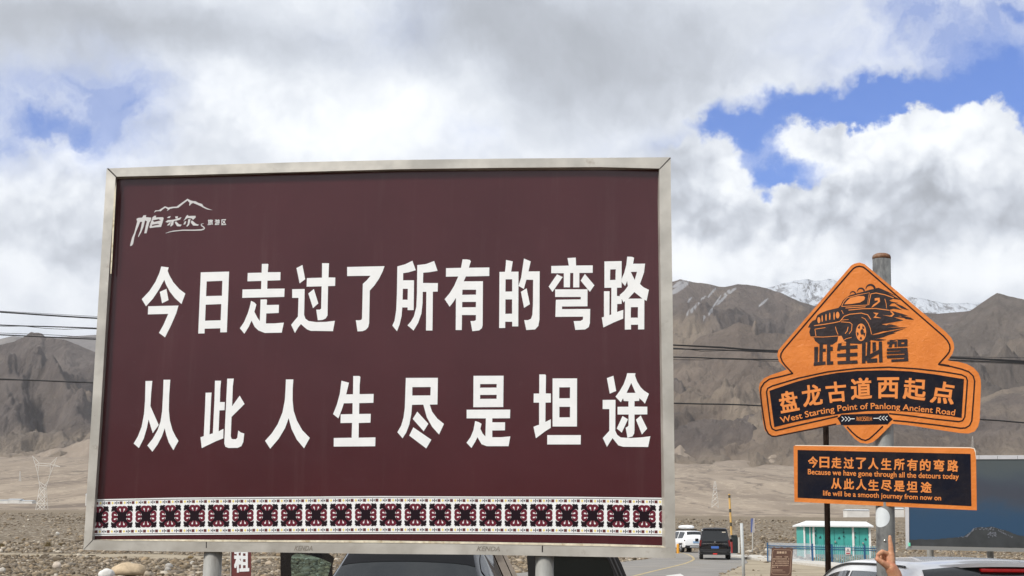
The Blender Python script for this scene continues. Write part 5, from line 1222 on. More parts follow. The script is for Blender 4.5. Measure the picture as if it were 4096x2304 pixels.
# dark rough pole behind the orange sign
a = at_y(3313, 2304, 16.0); t = at_y(3300, 1500, 16.0); dd = (a - t) / (t[2] - a[2]); b = a + dd * (a[2] + .3)
mb = MB(); N = 40; pts = [b + (t - b) * i / N for i in range(N+1)]
mb.tube(pts, [11.2 * 16 / F * (1 + .07 * noise.noise(Vector((0, 0, i*1.7)))) for i in range(N+1)], 14)
o = mb.build('dark_pole', mat('tarred_wood', (.014,.009,.007), .9, spec=.05, var=.5, vscale=30, bump=.8, bscale=40, dirt=(.06,.04,.03), dirt_amt=.6, dscale=18, stretch=(1,1,.3)), loc=(b[0], b[1], 0), smooth=True); props(o, 'thin dark brown pole behind the orange road sign', 'pole')
# barrier gate
a = near(2938, 2213); Y = a[1]; B = thing('barrier_gate', 'raised yellow barrier arm on a dark cabinet beside the black van', 'barrier', a)
q = lambda x, y, dy=0: at_y(x, y, Y + dy)
mb = MB(); c0 = q(2925, 2140); c1 = q(2949, 2212); w = c1[0] - c0[0]; h = c0[2] - a[2]
mb.box(((c0[0]+c1[0])/2, Y, a[2] + h/2), (w, .5, h)); bevel(mb.build('cabinet', mat('dark_green_cabinet', (.015,.022,.022), .5), B), .05, 3)
mb = MB(); mb.box((c0[0] - .02, Y - .2, a[2] + .45), (.12, .16, .9)); mb.build('warning_panel', mat('red_panel', (.30,.03,.03), .5), B)
mb = MB(); mb.box((c1[0] + .10, Y, a[2] + .62), (.12, .4, 1.2)); mb.build('side_panel', mat('white_panel', (.6,.58,.52), .6), B)
mb = MB(); s0, s1 = q(2926, 2140, -.3), q(2917, 1976, -.3); mb.tube([s0, s1], 4.0 * Y / F, 8); ARM = mb.build('arm', mat('amber_arm', (.60,.37,.11), .5, var=.12, vscale=3), B)
for y0, y1 in ((2090,2105),(2036,2050),(1980,1992)):
    f = lambda y: s0 + (s1 - s0) * (2140 - y) / 164.0; mb = MB(); mb.tube([f(y1), f(y0)], 4.3 * Y / F, 8); mb.build('dark_band', mat('dark_band', (.06,.05,.03), .6), ARM)
# bollard
a = near(2712, 2214); mb = MB(); r = 5.2 * a[1] / F; mb.tube([a, a + (0, 0, .66), a + (0, 0, .72)], [r, r, r*.8], 14)
o = mb.build('bollard', mat('amber_bollard', (.72,.33,.03), .5, var=.1, vscale=6), loc=a, smooth=False); props(o, 'amber bollard at the start of the yellow line beside the billboard corner', 'bollard')
# blue sign on a post, far side of the road
a = near(3010, 2206); Y = a[1]; B = thing('blue_sign', 'narrow blue sign on a grey post among the stones', 'sign', a)
mb = MB(); mb.tube([a - (0,0,.2), at_y(3011, 2075, Y + .05)], .05, 8); mb.build('post', mat('grey_post', (.42,.41,.38), .6), B)
mb = MB(); mb.slab([(3003,2074),(3013,2073),(3013,2130),(3003,2130)], lambda x, y: at_y(x, y, Y), lambda x, y: at_y(x, y, Y + .04)); mb.build('sign_panel', mat('faded_blue', (.10,.13,.30), .5), B)
mb = MB(); mb.slab([(3013.2,2073),(3018,2073),(3018,2130),(3013.2,2130)], lambda x, y: at_y(x, y, Y + .01), lambda x, y: at_y(x, y, Y + .05)); mb.build('side_strip', mat('sign_edge', (.48,.44,.42), .6), B)
# brown notice board
a = near(3125, 2312); Y = a[1]; B = thing('notice_board', 'leaning brown notice board with cream Chinese text at the verge', 'notice board', a)
fq = lambda off: (lambda x, y: at_y(x, y, Y + off))
BR = [(3087,2192),(3096,2188),(3105,2192),(3115,2192),(3127,2189),(3138,2193),(3150,2190),(3172,2193),(3166,2304),(3166,2322),(3078,2322),(3081,2296)]
mb = MB(); mb.slab(BR, fq(0), fq(.10)); mb.build('board', mat('brown_board', (.105,.052,.036), .6, var=.12, vscale=6), B)
mb = MB(); M_cream = mat('cream_paint', (.58,.42,.30), .6)
IN = [(3097,2198),(3161,2200),(3166,2206),(3160,2290),(3152,2300),(3090,2297),(3086,2290),(3091,2205)]
for i in range(len(IN)): add_ribbon(mb, [IN[i], IN[(i+1) % len(IN)]], .9, fq(-.006 - .0005*i))
for k, ch in enumerate('温馨提示'): glyph_quad(mb, ch, [(3107+10.2*k,2205+.2*k),(3116.4+10.2*k,2205.3+.2*k),(3116+10.2*k,2214.5+.2*k),(3106.6+10.2*k,2214.2+.2*k)], fq(-.008), .03)
rr_ = random.Random(3)
for r_, (y, x0, x1) in enumerate(((2226,3103,3153),(2234,3092,3156),(2243,3091,3156),(2251,3090,3156),(2260,3089,3155),(2267,3088,3109))):
    x = x0
    while x < x1:
        if rr_.random() > .1:
            for u in (0, 2.0): mb.poly([[(x, y+u), (x+3.4, y+u+.05), (x+3.3, y+u+1.2), (x-.1, y+u+1.15)]], fq(-.008))
            mb.poly([[(x+1.2, y-.8), (x+2.2, y-.8), (x+2.1, y+4), (x+1.1, y+4)]], fq(-.0085))
        x += 5.1
for y in (2278, 2281.5, 2287): add_ribbon(mb, [(3088, y), (3130 + (12 if y > 2285 else 0), y + 1)], .8, fq(-.008))
mb.build('notice_text', M_cream, B)
# small maroon rental sign behind the billboard
Y = 24.0; a = at_y(965, 2300, Y); a[2] = 0; B = thing('rental_sign', 'small maroon sign with a white character behind the billboard beside its left post', 'sign', a)
f0 = lambda off: (lambda x, y: at_y(x, y, Y + off))
mb = MB(); mb.slab([(925,2120),(1004,2120),(1005,2440),(925,2440)], f0(0), f0(.04)); mb.build('panel', mat('weathered_maroon', (.13,.028,.026), .5, var=.12, vscale=5), B)
mb = MB(); mb.slab([(921,2120),(925,2120),(925,2440),(921,2440)], f0(-.01), f0(.05)); mb.build('frame', M_steel, B)
for x in (940, 990):
    pb = at_y(x, 2430, Y + .06); mb = MB(); mb.tube([(pb[0], pb[1], -.2), (pb[0], pb[1], 1.5)], .025, 8); mb.build('leg', M_galv, B)
mb = MB(); glyph_quad(mb, '租', [(935,2196),(997,2196),(997,2288),(937,2291)], f0(-.003), .035); glyph_quad(mb, '车', [(937,2315),(995,2315),(995,2400),(937,2400)], f0(-.003), .035)
mb.build('lettering', M_white, B)
# turquoise kiosk
a = near(3350, 2232); Y = a[1]; K = thing('kiosk', 'turquoise kiosk with white roof and posts behind the blue fence', 'kiosk', a)
M_turq = mat('turquoise_panel', (.055,.36,.32), .5, var=.08, vscale=2); M_wp = mat('white_paint', (.78,.79,.77), .55, var=.05, vscale=6)
x0, x1 = at_y(3217, 2200, Y)[0], at_y(3482, 2200, Y)[0]; z0, z1 = a[2], at_y(3350, 2108, Y)[2]; D = 2.4
mb = MB(); mb.box(((x0+x1)/2, Y + D/2, (z0+z1)/2), (x1-x0, D, z1-z0)); mb.build('wall', M_turq, K)
zr = at_y(3350, 2108, Y)[2]; zt = at_y(3350, 2091, Y + D*.3)[2]; e0, e1 = at_y(3206, 2105, Y-.3)[0], at_y(3494, 2110, Y-.3)[0]
mb = MB(); r0, r1 = at_y(3228, 2090, Y + .9)[0], at_y(3470, 2098, Y + .9)[0]
ym = Y + D/2; vs = [(e0,Y-.35,zr),(e1,Y-.35,zr),(e1,Y+D+.3,zr),(e0,Y+D+.3,zr),(e0,Y-.35,zr+.09),(e1,Y-.35,zr+.09),(e1,Y+D+.3,zr+.09),(e0,Y+D+.3,zr+.09),(r0,ym,zt+.12),(r1,ym,zt+.10)]
mb.add(vs, [(3,2,1,0),(0,1,5,4),(1,2,6,5),(2,3,7,6),(3,0,4,7),(4,5,9,8),(5,6,9),(6,7,8,9),(7,4,8)]); mb.build('roof', mat('white_roof', (.66,.67,.67), .5, var=.05, vscale=3), K)
for px in (3218.5, 3241, 3255.5, 3414, 3480.5):
    xx = at_y(px, 2200, Y)[0]; mb = MB(); mb.box((xx, Y-.03, (z0+z1)/2), (.05 if px == 3241 else (.10 if px < 3230 else .13), .07, z1-z0)); mb.build('post', M_wp, K)
M_dk = mat('dark_teal_mark', (.012,.07,.075), .6)
for px, py in ((3281,2149),(3357,2152),(3462.5,2157)):
    mb = MB(); S = 5.2; mb.slab([(px, py-1.4*S),(px+.5*S,py-.5*S),(px+S,py+.3*S),(px+.7*S,py+S),(px-.7*S,py+S),(px-S,py+.3*S),(px-.5*S,py-.5*S)], lambda x, y: at_y(x, y, Y-.012), lambda x, y: at_y(x, y, Y-.002)); mb.build('leaf_emblem', M_dk, K)
for px, py in ((3374,2129),(3374.5,2145),(3260.5,2124),(3260.5,2140),(3419,2131),(3419,2147),(3476,2133),(3476,2148)):
    mb = MB(); c = at_y(px, py, Y-.02); mb.tube([c, c - (0,.04,0)], .055, 10); mb.build('hinge', M_dk, K)
for px, py in ((3341,2167),(3452,2173)):
    c = at_y(px, py, Y-.05); mb = MB(); mb.box(c, (.10,.08,.13)); bevel(mb.build('lock', mat('silver_lock', (.5,.5,.48), .3, .7), K), .02)
for px in (3268, 3296, 3338, 3376, 3438):
    t_, b_ = at_y(px, 2112, Y-.006), at_y(px, 2222, Y-.006); mb = MB(); mb.box((t_ + b_)/2, (.018, .012, t_[2]-b_[2])); mb.build('door_gap', M_dk, K)
mb = MB(); l_, r_ = at_y(3219, 2205, Y-.02), at_y(3482, 2205, Y-.02); mb.box(((l_[0]+r_[0])/2, Y-.02, z0+.12), (r_[0]-l_[0], .05, .24)); mb.build('base', mat('grey_base', (.30,.28,.25), .8, var=.2, vscale=4), K)
# blue steel fence in front of it
fa = near(3070, 2247); fb = near(3512, 2257); FN = thing('fence', 'blue steel picket fence in front of the turquoise kiosk', 'fence', fa)
M_blue = mat('blue_fence_paint', (.020,.090,.20), .5, var=.1, vscale=5); M_bluep = mat('pale_blue_picket', (.20,.40,.44), .5, var=.1, vscale=5)
Yf = (fa[1] + fb[1]) / 2
def fz(y): return lambda x: at_y(x, y + (x - 3070) * .028, Yf)
def frail(y, th):
    mb = MB(); P = [at_y(x, y + (x-3070) * .026, Yf) for x in (3070, 3160, 3250, 3340, 3430, 3512)]; mb.tube(P, th, 6); mb.build('rail', M_blue, FN)
frail(2182.5, .028); frail(2191, .028); frail(2244, .028)
for px in (3070, 3250, 3328, 3459, 3512):
    t = at_y(px, 2170 + (px-3070)*.026, Yf); b = at_y(px, 2252 + (px-3070)*.026, Yf); b[2] = ground_z(Yf) - .1
    mb = MB(); mb.box(((t+b)/2), (.10 if px != 3070 else .06, .07, t[2]-b[2])); mb.build('post', M_blue, FN)
px = 3262.0; k = 0
while px < 3510:
    t = at_y(px, 2177 + (px-3070)*.026 - 4, Yf + .02); b = at_y(px, 2249 + (px-3070)*.026, Yf + .02)
    mb = MB(); mb.box(((t+b)/2), (.043, .02, t[2]-b[2])); mb.build('picket', M_bluep, FN); px += 7.4
mb = MB(); mt_mesh = glass('pale_mesh_screen', (.55, .58, .62), rough=.6)
mb.add([at_y(3072,2170,Yf+.03), at_y(3248,2174,Yf+.03), at_y(3248,2244,Yf+.03), at_y(3072,2240,Yf+.03)], [(0,1,2,3)]); 
def _screen():
    mt = bpy.data.materials.new('perforated_screen'); mt.use_nodes = True; q = NG(mt.node_tree); b = mt.node_tree.nodes['Principled BSDF']
    b.inputs['Base Color'].default_value = (.50,.54,.58,1); b.inputs['Roughness'].default_value = .7; b.inputs['Alpha'].default_value = .55
    return mt
mb.build('screen_panel', _screen(), FN)
# warning sign hung on the fence
Yw = Yf - .06; a = at_y(3394, 2205, Yw); B = thing('warning_sign', 'white warning sign with red bar hung on the blue fence', 'sign', a)
g0 = lambda off: (lambda x, y: at_y(x, y, Yw + off))
mb = MB(); mb.slab([(3381,2192),(3383,2190),(3401,2191),(3403,2193),(3401.5,2218),(3382,2218)], g0(0), g0(.02)); mb.build('panel', mat('sign_white', (.74,.66,.64), .5), B)
mb = MB(); mb.poly([[(3384,2211),(3400,2211),(3399.5,2216),(3384.5,2216)]], g0(-.004)); mb.build('red_bar', mat('sign_red', (.42,.05,.06), .5), B)
mb = MB(); mb.poly([[(3392,2194),(3400,2207.5),(3384.5,2207)], [(3392,2197),(3387,2205.6),(3397.5,2206)]], g0(-.004)); mb.poly([ell(3392,2198.5,1.1,1.1,8)], g0(-.006)); mb.poly([[(3391,2200),(3393.4,2200),(3394,2205),(3390.4,2205)]], g0(-.006)); mb.build('pictogram', mat('pictogram_grey', (.12,.10,.12), .5), B)

# picture billboard at the right edge
Y = 36.0; a = at_y(3960, 2200, Y); a[2] = 0; B = thing('picture_billboard', 'wide dark blue billboard with snowy mountain picture at the right edge', 'billboard', a)
h0 = lambda off: (lambda x, y: at_y(x, y, Y + (x - 3635) * .0008 + off))
def _pic(q, b):
    t = q.n('ShaderNodeTexCoord').outputs['Generated']; sp = q.n('ShaderNodeSeparateXYZ'); q.put(sp.inputs[0], t)
    n = q.noise(t, 3.5, 6, .6)
    v = q.m('ADD', sp.outputs[2], q.m('MULTIPLY', q.m('SUBTRACT', n, .5), .35))
    x = q.m('ADD', sp.outputs[0], q.m('MULTIPLY', q.m('SUBTRACT', n, .5), .3))
    c = q.mix(q.smooth(v, .25, .95), (.038,.082,.150), (.095,.112,.118))
    c = q.mix(q.m('MULTIPLY', q.smooth(v, .35, .6), q.smooth(v, .85, .6)), c, (.070,.078,.100))
    q.put(b.inputs['Base Color'], c); b.inputs['Roughness'].default_value = .5
M_pic = land_mat('printed_night_sky', _pic)
mb = MB(); mb.slab([(3635,1838),(4250,1836),(4262,2196),(3637,2183)], h0(0), h0(.10)); PIC = mb.build('picture_panel', M_pic, B)
def jag(pts, amp, n=9, seed=1):
    out = []; r = random.Random(seed)
    for a, b in zip(pts, pts[1:]):
        for k in range(n): out.append((a[0] + (b[0]-a[0])*k/n + r.uniform(-amp, amp)*.4, a[1] + (b[1]-a[1])*k/n + r.uniform(-amp, amp)))
    return out + [pts[-1]]
RIDGE = jag([(3637,2160),(3690,2157),(3745,2158),(3800,2151),(3850,2149),(3880,2130),(3898,2114),(3912,2108),(3940,2111),(3968,2107),(3990,2113),(4030,2124),(4060,2137),(4110,2147),(4200,2160),(4262,2166)], 1.6, 6, 4)
mb = MB(); mb.poly([RIDGE + [(4262,2196),(3637,2183)]], h0(-.006)); mb.build('hill_print', mat('print_dark_grey', (.044,.049,.052), .5, var=.25, vscale=3), PIC)
mb = MB(); r_ = random.Random(8)
for (x, y, n, dx, dy, sx, sy) in ((3880,2132,26,16,16,5,4), (3935,2115,30,40,4,7,2.5), (3968,2138,26,16,10,6,4), (4022,2136,30,28,13,5,2.2), (3850,2148,14,20,3,6,1.5), (4000,2120,12,14,5,4,1.5)):
    for k in range(n):
        u = r_.uniform(-1, 1); cx = x + dx*u; cy = y + (dy*u*(-1 if x < 3900 else 1) if dx != 40 and x != 3968 else dy*r_.uniform(-1, 1)) + r_.uniform(-2.5, 2.5)
        a = r_.uniform(0, 3); ring = [(cx + sx*r_.uniform(.4, 1.1)*math.cos(t + a)*.7, cy + sy*r_.uniform(.4, 1.1)*math.sin(t + a)*.7) for t in (0, .9, 1.9, 2.8, 3.9, 5.1)]
        mb.poly([ring], h0(-.010 - .00025*k))
mb.build('snow_print', mat('print_snow', (.17,.18,.21), .5, var=.3, vscale=9), PIC)
M_fr = mat('pale_frame', (.58,.58,.60), .5, var=.08, vscale=2)
mb = MB(); mb.slab([(3617,1822),(3634.5,1838),(3636.5,2183),(3623,2198)], h0(-.02), h0(.14)); mb.build('frame_rail', M_fr, B)
mb = MB(); mb.slab([(3617,1822),(4262,1820),(4250,1836),(3635,1838)], h0(-.02), h0(.14)); mb.build('frame_rail', M_fr, B)
mb = MB(); mb.slab([(3623,2198),(3637,2183.3),(4262,2196.5),(4270,2212)], h0(-.02), h0(.14)); mb.build('frame_rail', mat('dim_frame', (.25,.25,.24), .5), B)
for px in (3916, 3990, 4070):
    mb = MB(); mb.poly([[(px-.6,1823),(px+.6,1823),(px+.6,1836),(px-.6,1836)]], h0(-.022)); mb.build('frame_seam', M_dark, B)
mb = MB(); mb.slab([(3633,2172),(3641,2170),(3642,2184),(3634,2185)], h0(-.05), h0(-.022)); mb.build('corner_clip', mat('mint_clip', (.18,.75,.5), .5), B)
for px in (3720, 3960, 4200):
    t = at_y(px, 2190, Y + 1.0); mb = MB(); mb.tube([(t[0], t[1], -.3), (t[0], t[1], 2.6)], .09, 12); mb.build('post', M_galv, B)
# boulders made up to stand for a smeared row under the billboard
rr_ = random.Random(5)
for i in range(15):
    px = 3650 + i * 33 + rr_.uniform(-6, 6); w = rr_.uniform(36, 54)
    boulder(px, 0, w, rr_.uniform(50, 62), [(.34,.27,.20),(.30,.27,.24),(.38,.33,.27),(.24,.23,.22)][i % 4], 'tan and grey boulder standing in for a smear between white hatchback and picture billboard', 31.3 + i*1.7,
            'stand-in boulders below the picture billboard', at=(at_y(px, 2200, 30)[0], 30 + rr_.uniform(-.8, .8), .70), sink=.3)
mb = MB(); mb.add([], []); P0 = at_y(3560, 2240, 30); P1 = at_y(4350, 2250, 30)
vs = []
for i in range(41):
    x = P0[0] - 2 + (P1[0] + 4 - P0[0]) * i / 40; hh = .80 + .06*nz(x, 0, 1, 2.0)
    vs += [(x, 28.6, -.05), (x, 29.6, hh*.72), (x, 30.2, hh), (x, 31.2, hh*.7), (x, 32.6, -.05)]
mb.add(vs, [(5*i+k, 5*i+k+1, 5*i+5+k+1, 5*i+5+k) for i in range(40) for k in range(4)]); o = mb.build('gravel_bank', M_sand, smooth=True); props(o, kind='structure')

# ---- overhead cables
def cable(pts, Y, r, label, n=60):
    X = [p[0] for p in pts]; xs = np.linspace(X[0], X[-1], n); P = np.array(pts, float)
    s = catmull(P, n * 2); ys = np.interp(xs, s[:, 0], s[:, 1])
    mb = MB(); mb.tube([at_y(x, y, Y) for x, y in zip(xs, ys)], r, 6)
    return props(mb.build('cable', mat('black_cable', (.008,.008,.010), .5), loc=at_y(xs[n//2], ys[n//2], Y), smooth=True), label, 'cable', 'overhead cables')
cable([(-300,1230),(0,1248),(388,1273),(1400,1326),(2690,1380),(3080,1403),(3810,1430),(4096,1445),(4400,1462)], 56, .034, 'topmost thick black cable bundle across the sky and mountains')
cable([(-300,1226),(0,1244),(388,1266),(1400,1320),(2690,1379),(2850,1384),(3080,1400),(3800,1425),(4096,1431),(4400,1436)], 55.6, .009, 'thin wire running just above the topmost cable bundle')
cable([(-300,1288),(0,1300),(60,1303),(388,1313),(1400,1355),(2690,1395),(2900,1400),(3080,1408),(3800,1432),(4096,1449),(4400,1468)], 55.2, .026, 'second thick black cable from the top at the left')
cable([(-300,1292),(0,1305),(90,1304),(240,1319),(388,1316),(1400,1362),(2690,1392),(2800,1405),(2960,1401),(3080,1406),(3800,1428),(4400,1462)], 55.4, .012, 'thin wire twisted around the second cable from the top')
cable([(-300,1327),(0,1339),(388,1357),(1400,1398),(2690,1428),(2850,1434),(3080,1438),(3800,1441),(4400,1470)], 54.8, .028, 'third thick black cable crossing the left mountain top')
cable([(-300,1322),(0,1332),(240,1341),(388,1352),(1400,1392),(2690,1438),(2850,1432),(3000,1436),(3090,1445),(3800,1446),(4400,1474)], 54.6, .011, 'thin wire crossing the third thick cable')
cable([(-300,1504),(0,1516),(373,1531),(1400,1575),(2690,1613),(3040,1623),(3960,1680),(4096,1691),(4400,1716)], 54.0, .030, 'lowest thick black cable halfway up the mountains')
cable([(-300,1510),(0,1520),(150,1522),(373,1529),(1400,1573),(2690,1611),(3040,1624),(3960,1681),(4400,1714)], 54.2, .010, 'thin wire lying along the lowest thick cable')

# ---- pylons and far buildings
def lattice(name, segs, r, label, cat='pylon', m=None, base=None):
    mb = MB()
    for a, b in segs: mb.tube([a, b], r, 5)
    return props(mb.build(name, m or mat('galvanised_lattice', (.52,.50,.47), .5, .2), loc=base), label, cat, 'pylons on the plain')
def pylon_cat(px, Y, label):
    b = at_y(px(172, 2044)[0], px(172, 2044)[1], Y); S = []; dy = 3.2
    def P(x, y, s): q = at_y(*px(x, y), Y); return np.array((q[0], q[1] + s, q[2]))
    for s in (-dy, dy):
        k = .35
        S += [(P(150,2044,s), P(160,1952,s*k)), (P(184,2044,s), P(183,1952,s*k)), (P(150,2044,s), P(184,2044,s))]
        lv = [(150,184,2044,1.0),(153,184,2015,.8),(157,183.5,1985,.6),(160,183,1952,.35)]
        for (l0, r0, y0, k0), (l1, r1, y1, k1) in zip(lv, lv[1:]):
            S += [(P(l0,y0,s*k0), P(r1,y1,s*k1)), (P(r0,y0,s*k0), P(l1,y1,s*k1)), (P(l1,y1,s*k1), P(r1,y1,s*k1))]
    for (w, e) in (((160,1952),(151,1896)), ((183,1952),(201,1896))):
        S += [(P(*w,0), P(*e,0))]
    S += [(P(172,1952,0), P(155,1925,0)), (P(172,1952,0), P(192,1925,0)), (P(155,1925,0), P(185,1945,0))]
    for pts in (((151,1896),(142,1860),(130,1824),(157,1852),(151,1896)), ((201,1896),(201,1857),(228,1830),(214,1862),(202,1896))):
        for u, v in zip(pts, pts[1:]): S.append((P(*u,0), P(*v,0)))
    S += [(P(142,1860,0), P(157,1852,0)), (P(201,1857,0), P(214,1862,0)), (P(157,1853,0), P(201,1856,0)), (P(142,1860,0), P(157,1862,0)), (P(157,1862,0), P(201,1864,0)), (P(214,1858,0), P(240,1867,0)), (P(214,1864,0), P(240,1867,0))]
    return lattice('pylon', S, .13, label, m=mat('bright_lattice', (.60,.58,.54), .5), base=b)
pylon_cat(lambda x, y: (x, y), 735, 'pale lattice pylon with Y shaped head on the plain left of the billboard')
def pylon_plain(x, yb, yt, w, Y, label, r=.12):
    S = []
    def P(u, f, s=0): q = at_y(x + u * w * (1 - .8*f), yb + (yt - yb) * f, Y); return np.array((q[0], q[1] + s, q[2]))
    lv = [0, .22, .42, .6, .76, .9, 1.0]
    for s in (-1.6, 1.6):
        for f0, f1 in zip(lv, lv[1:]):
            k0, k1 = 1-.8*f0, 1-.8*f1
            S += [(P(-1,f0,s*k0), P(-1,f1,s*k1)), (P(1,f0,s*k0), P(1,f1,s*k1)), (P(-1,f0,s*k0), P(1,f1,s*k1)), (P(1,f0,s*k0), P(-1,f1,s*k1))]
    for f, a in ((.72, 3.2), (.86, 2.6)):
        q = P(0, f); S += [(q - (w*a*.25*Y/F, 0, 0), q + (w*a*.25*Y/F, 0, 0))]
    return lattice('pylon', S, r, label, base=P(0, 0))
pylon_plain(2860, 2030, 1926, 14, 900, 'pale slim lattice pylon on the plain between the two big signs', .08)
pylon_plain(80, 1938, 1885, 4, 1500, 'tiny distant pylon left of the Y headed pylon', .12)
pylon_plain(92, 2010, 1962, 3, 1300, 'tiny distant mast above the white shed at the left edge', .10)
pylon_plain(3890, 1800, 1745, 5, 1500, 'tiny distant pylon under the right end of the orange banner', .05)
def shed(x0, x1, yt, yb, Y, label, m, depth=9, cat='shed', roof=True):
    a = at_y((x0+x1)/2, yb, Y); l, r = at_y(x0, yb, Y)[0], at_y(x1, yb, Y)[0]; z1 = at_y((x0+x1)/2, yt, Y)[2]; z0 = a[2] - 1.5
    T = thing('shed', label, cat, (a[0], Y, z0)); hh = z1 - z0
    mb = MB(); mb.box(((l+r)/2, Y+depth/2, z0+hh/2), (r-l, depth, hh)); mb.build('wall', m, T)
    mb = MB(); mb.add([(l-.3,Y-.3,z1),(r+.3,Y-.3,z1),(r+.3,Y+depth+.3,z1),(l-.3,Y+depth+.3,z1),(l-.3,Y+depth/2,z1+hh*.16),(r+.3,Y+depth/2,z1+hh*.16)], [(0,1,5,4),(2,3,4,5),(0,4,3),(1,2,5),(0,3,2,1)]); mb.build('roof', mat('pale_blue_roof', (.50,.54,.57), .5), T)
    return T
M_shed = mat('white_shed_wall', (.62,.61,.58), .7, var=.15, vscale=.15)
shed(-60, 31, 2001, 2011, 1000, 'low white shed at the far left edge of the plain', M_shed)
shed(32, 78, 1998, 2011, 1000, 'taller white shed between two low ones far left', M_shed)
shed(79, 128, 2003, 2011, 1000, 'low white shed at the right end of the far left row', M_shed)
shed(341, 372, 1978, 2013, 900, 'narrow white block half hidden by the left edge of the billboard', M_shed)
shed(3390, 3478, 2041, 2057, 700, 'long low white building between pole and dark post under the orange plate', M_shed)
shed(3578, 3617, 2036, 2060, 700, 'small white building right of the grey pole', M_shed)

# ================================================================== person pointing up beside the pole
def capsules(bones, voxel, smooth=4, name='body'):
    """tapered limbs fused into one continuous skin"""
    bm = bmesh.new()
    for a, b, ra, rb in bones:
        a, b = Vector(a), Vector(b); d = b - a; L = d.length
        if L < 1e-6: d = Vector((0, 0, 1)); L = 1e-6
        d.normalize(); u = d.orthogonal().normalized(); w = d.cross(u); n = 14; rings = []
        prof = [(-ra*math.sin(t), ra*math.cos(t)) for t in (1.45, 1.1, .75, .38, 0)] + [(L*.5, (ra+rb)/2)] + [(L + rb*math.sin(t), rb*math.cos(t)) for t in (0, .38, .75, 1.1, 1.45)]
        for s, r in prof:
            c = a + d*s; rings.append([bm.verts.new(c + (u*math.cos(2*math.pi*k/n) + w*math.sin(2*math.pi*k/n))*r) for k in range(n)])
        for i in range(len(rings)-1):
            for k in range(n): bm.faces.new((rings[i][k], rings[i][(k+1) % n], rings[i+1][(k+1) % n], rings[i+1][k]))
        bm.faces.new(list(reversed(rings[0]))); bm.faces.new(rings[-1])
    bmesh.ops.recalc_face_normals(bm, faces=bm.faces)
    me = bpy.data.meshes.new(name); bm.to_mesh(me); bm.free()
    o = bpy.data.objects.new(name, me); COL.objects.link(o)
    r = o.modifiers.new('r', 'REMESH'); r.mode = 'VOXEL'; r.voxel_size = voxel; r.use_smooth_shade = True
    if smooth:
        s = o.modifiers.new('s', 'SMOOTH'); s.iterations = smooth; s.factor = .5
    dg = bpy.context.evaluated_depsgraph_get(); me2 = bpy.data.meshes.new_from_object(o.evaluated_get(dg))
    bpy.data.objects.remove(o); bpy.data.meshes.remove(me)
    return me2
HY = 7.95; PXM = HY / F
def H(zx, zy, d=0.0): return at_y(3450 + zx / 7.876, 2120 + zy / 7.876, HY + d)
def rp(z): return z / 7.876 * PXM          # zoom pixels -> metres
tip, dip, pip_, mcp = H(862,215), H(866,335), H(893,520), H(905,770)
mid = [H(815,770,.004), H(620,690,-.012), H(500,770,-.022), H(470,880,-.020)]
ring = [H(800,800,.018), H(700,735,.012), H(650,800,.006), H(690,880,.010)]
pink = [H(810,880,.030), H(735,830,.026), H(712,900,.018), H(745,960,.020)]
thumb = [H(770,1120,-.012), H(600,1010,-.024), H(480,930,-.026), H(432,905,-.024)]
wrist = H(905,1200); elbow = at_y(3650, 2520, HY + .06); shoulder = at_y(3700, 2590, HY + .30)
HB = [(mcp, pip_, rp(92), rp(76)), (pip_, dip, rp(76), rp(64)), (dip, tip, rp(63), rp(52)),
      (mid[0], mid[1], rp(84), rp(76)), (mid[1], mid[2], rp(74), rp(66)), (mid[2], mid[3], rp(62), rp(52)),
      (ring[0], ring[1], rp(78), rp(68)), (ring[1], ring[2], rp(66), rp(58)), (ring[2], ring[3], rp(56), rp(48)),
      (pink[0], pink[1], rp(66), rp(56)), (pink[1], pink[2], rp(54), rp(48)), (pink[2], pink[3], rp(46), rp(40)),
      (thumb[0], thumb[1], rp(112), rp(86)), (thumb[1], thumb[2], rp(84), rp(74)), (thumb[2], thumb[3], rp(70), rp(56)),
      (mcp, wrist, rp(104), rp(140)), (mid[0], wrist, rp(96), rp(140)), (H(870,850,.02), wrist, rp(100), rp(150)), (H(820,980,.012), wrist, rp(110), rp(170)),
      (H(860,900,.028), H(900,1150,.012), rp(84), rp(130)), (H(640,860,.026), H(740,850,.030), rp(96), rp(100)), (H(700,930,.022), H(800,1000,.022), rp(90), rp(120)), (wrist, H(1010,1400,.01), rp(190), rp(212)), (H(1010,1400,.01), elbow, rp(212), rp(262)), (thumb[0], wrist, rp(110), rp(160))]
S_ = shoulder; neck = S_ + (-.20, .03, .04); hips = neck + (.02, .22, -.56); head = neck + (-.02, -.03, .17)
oth = neck + (-.20, .03, -.04); knL = np.array((hips[0]-.14, hips[1]-.38, .46)); knR = np.array((hips[0]+.16, hips[1]-.36, .46))
ftL = np.array((hips[0]-.15, hips[1]-.12, .08)); ftR = np.array((hips[0]+.17, hips[1]-.10, .08))
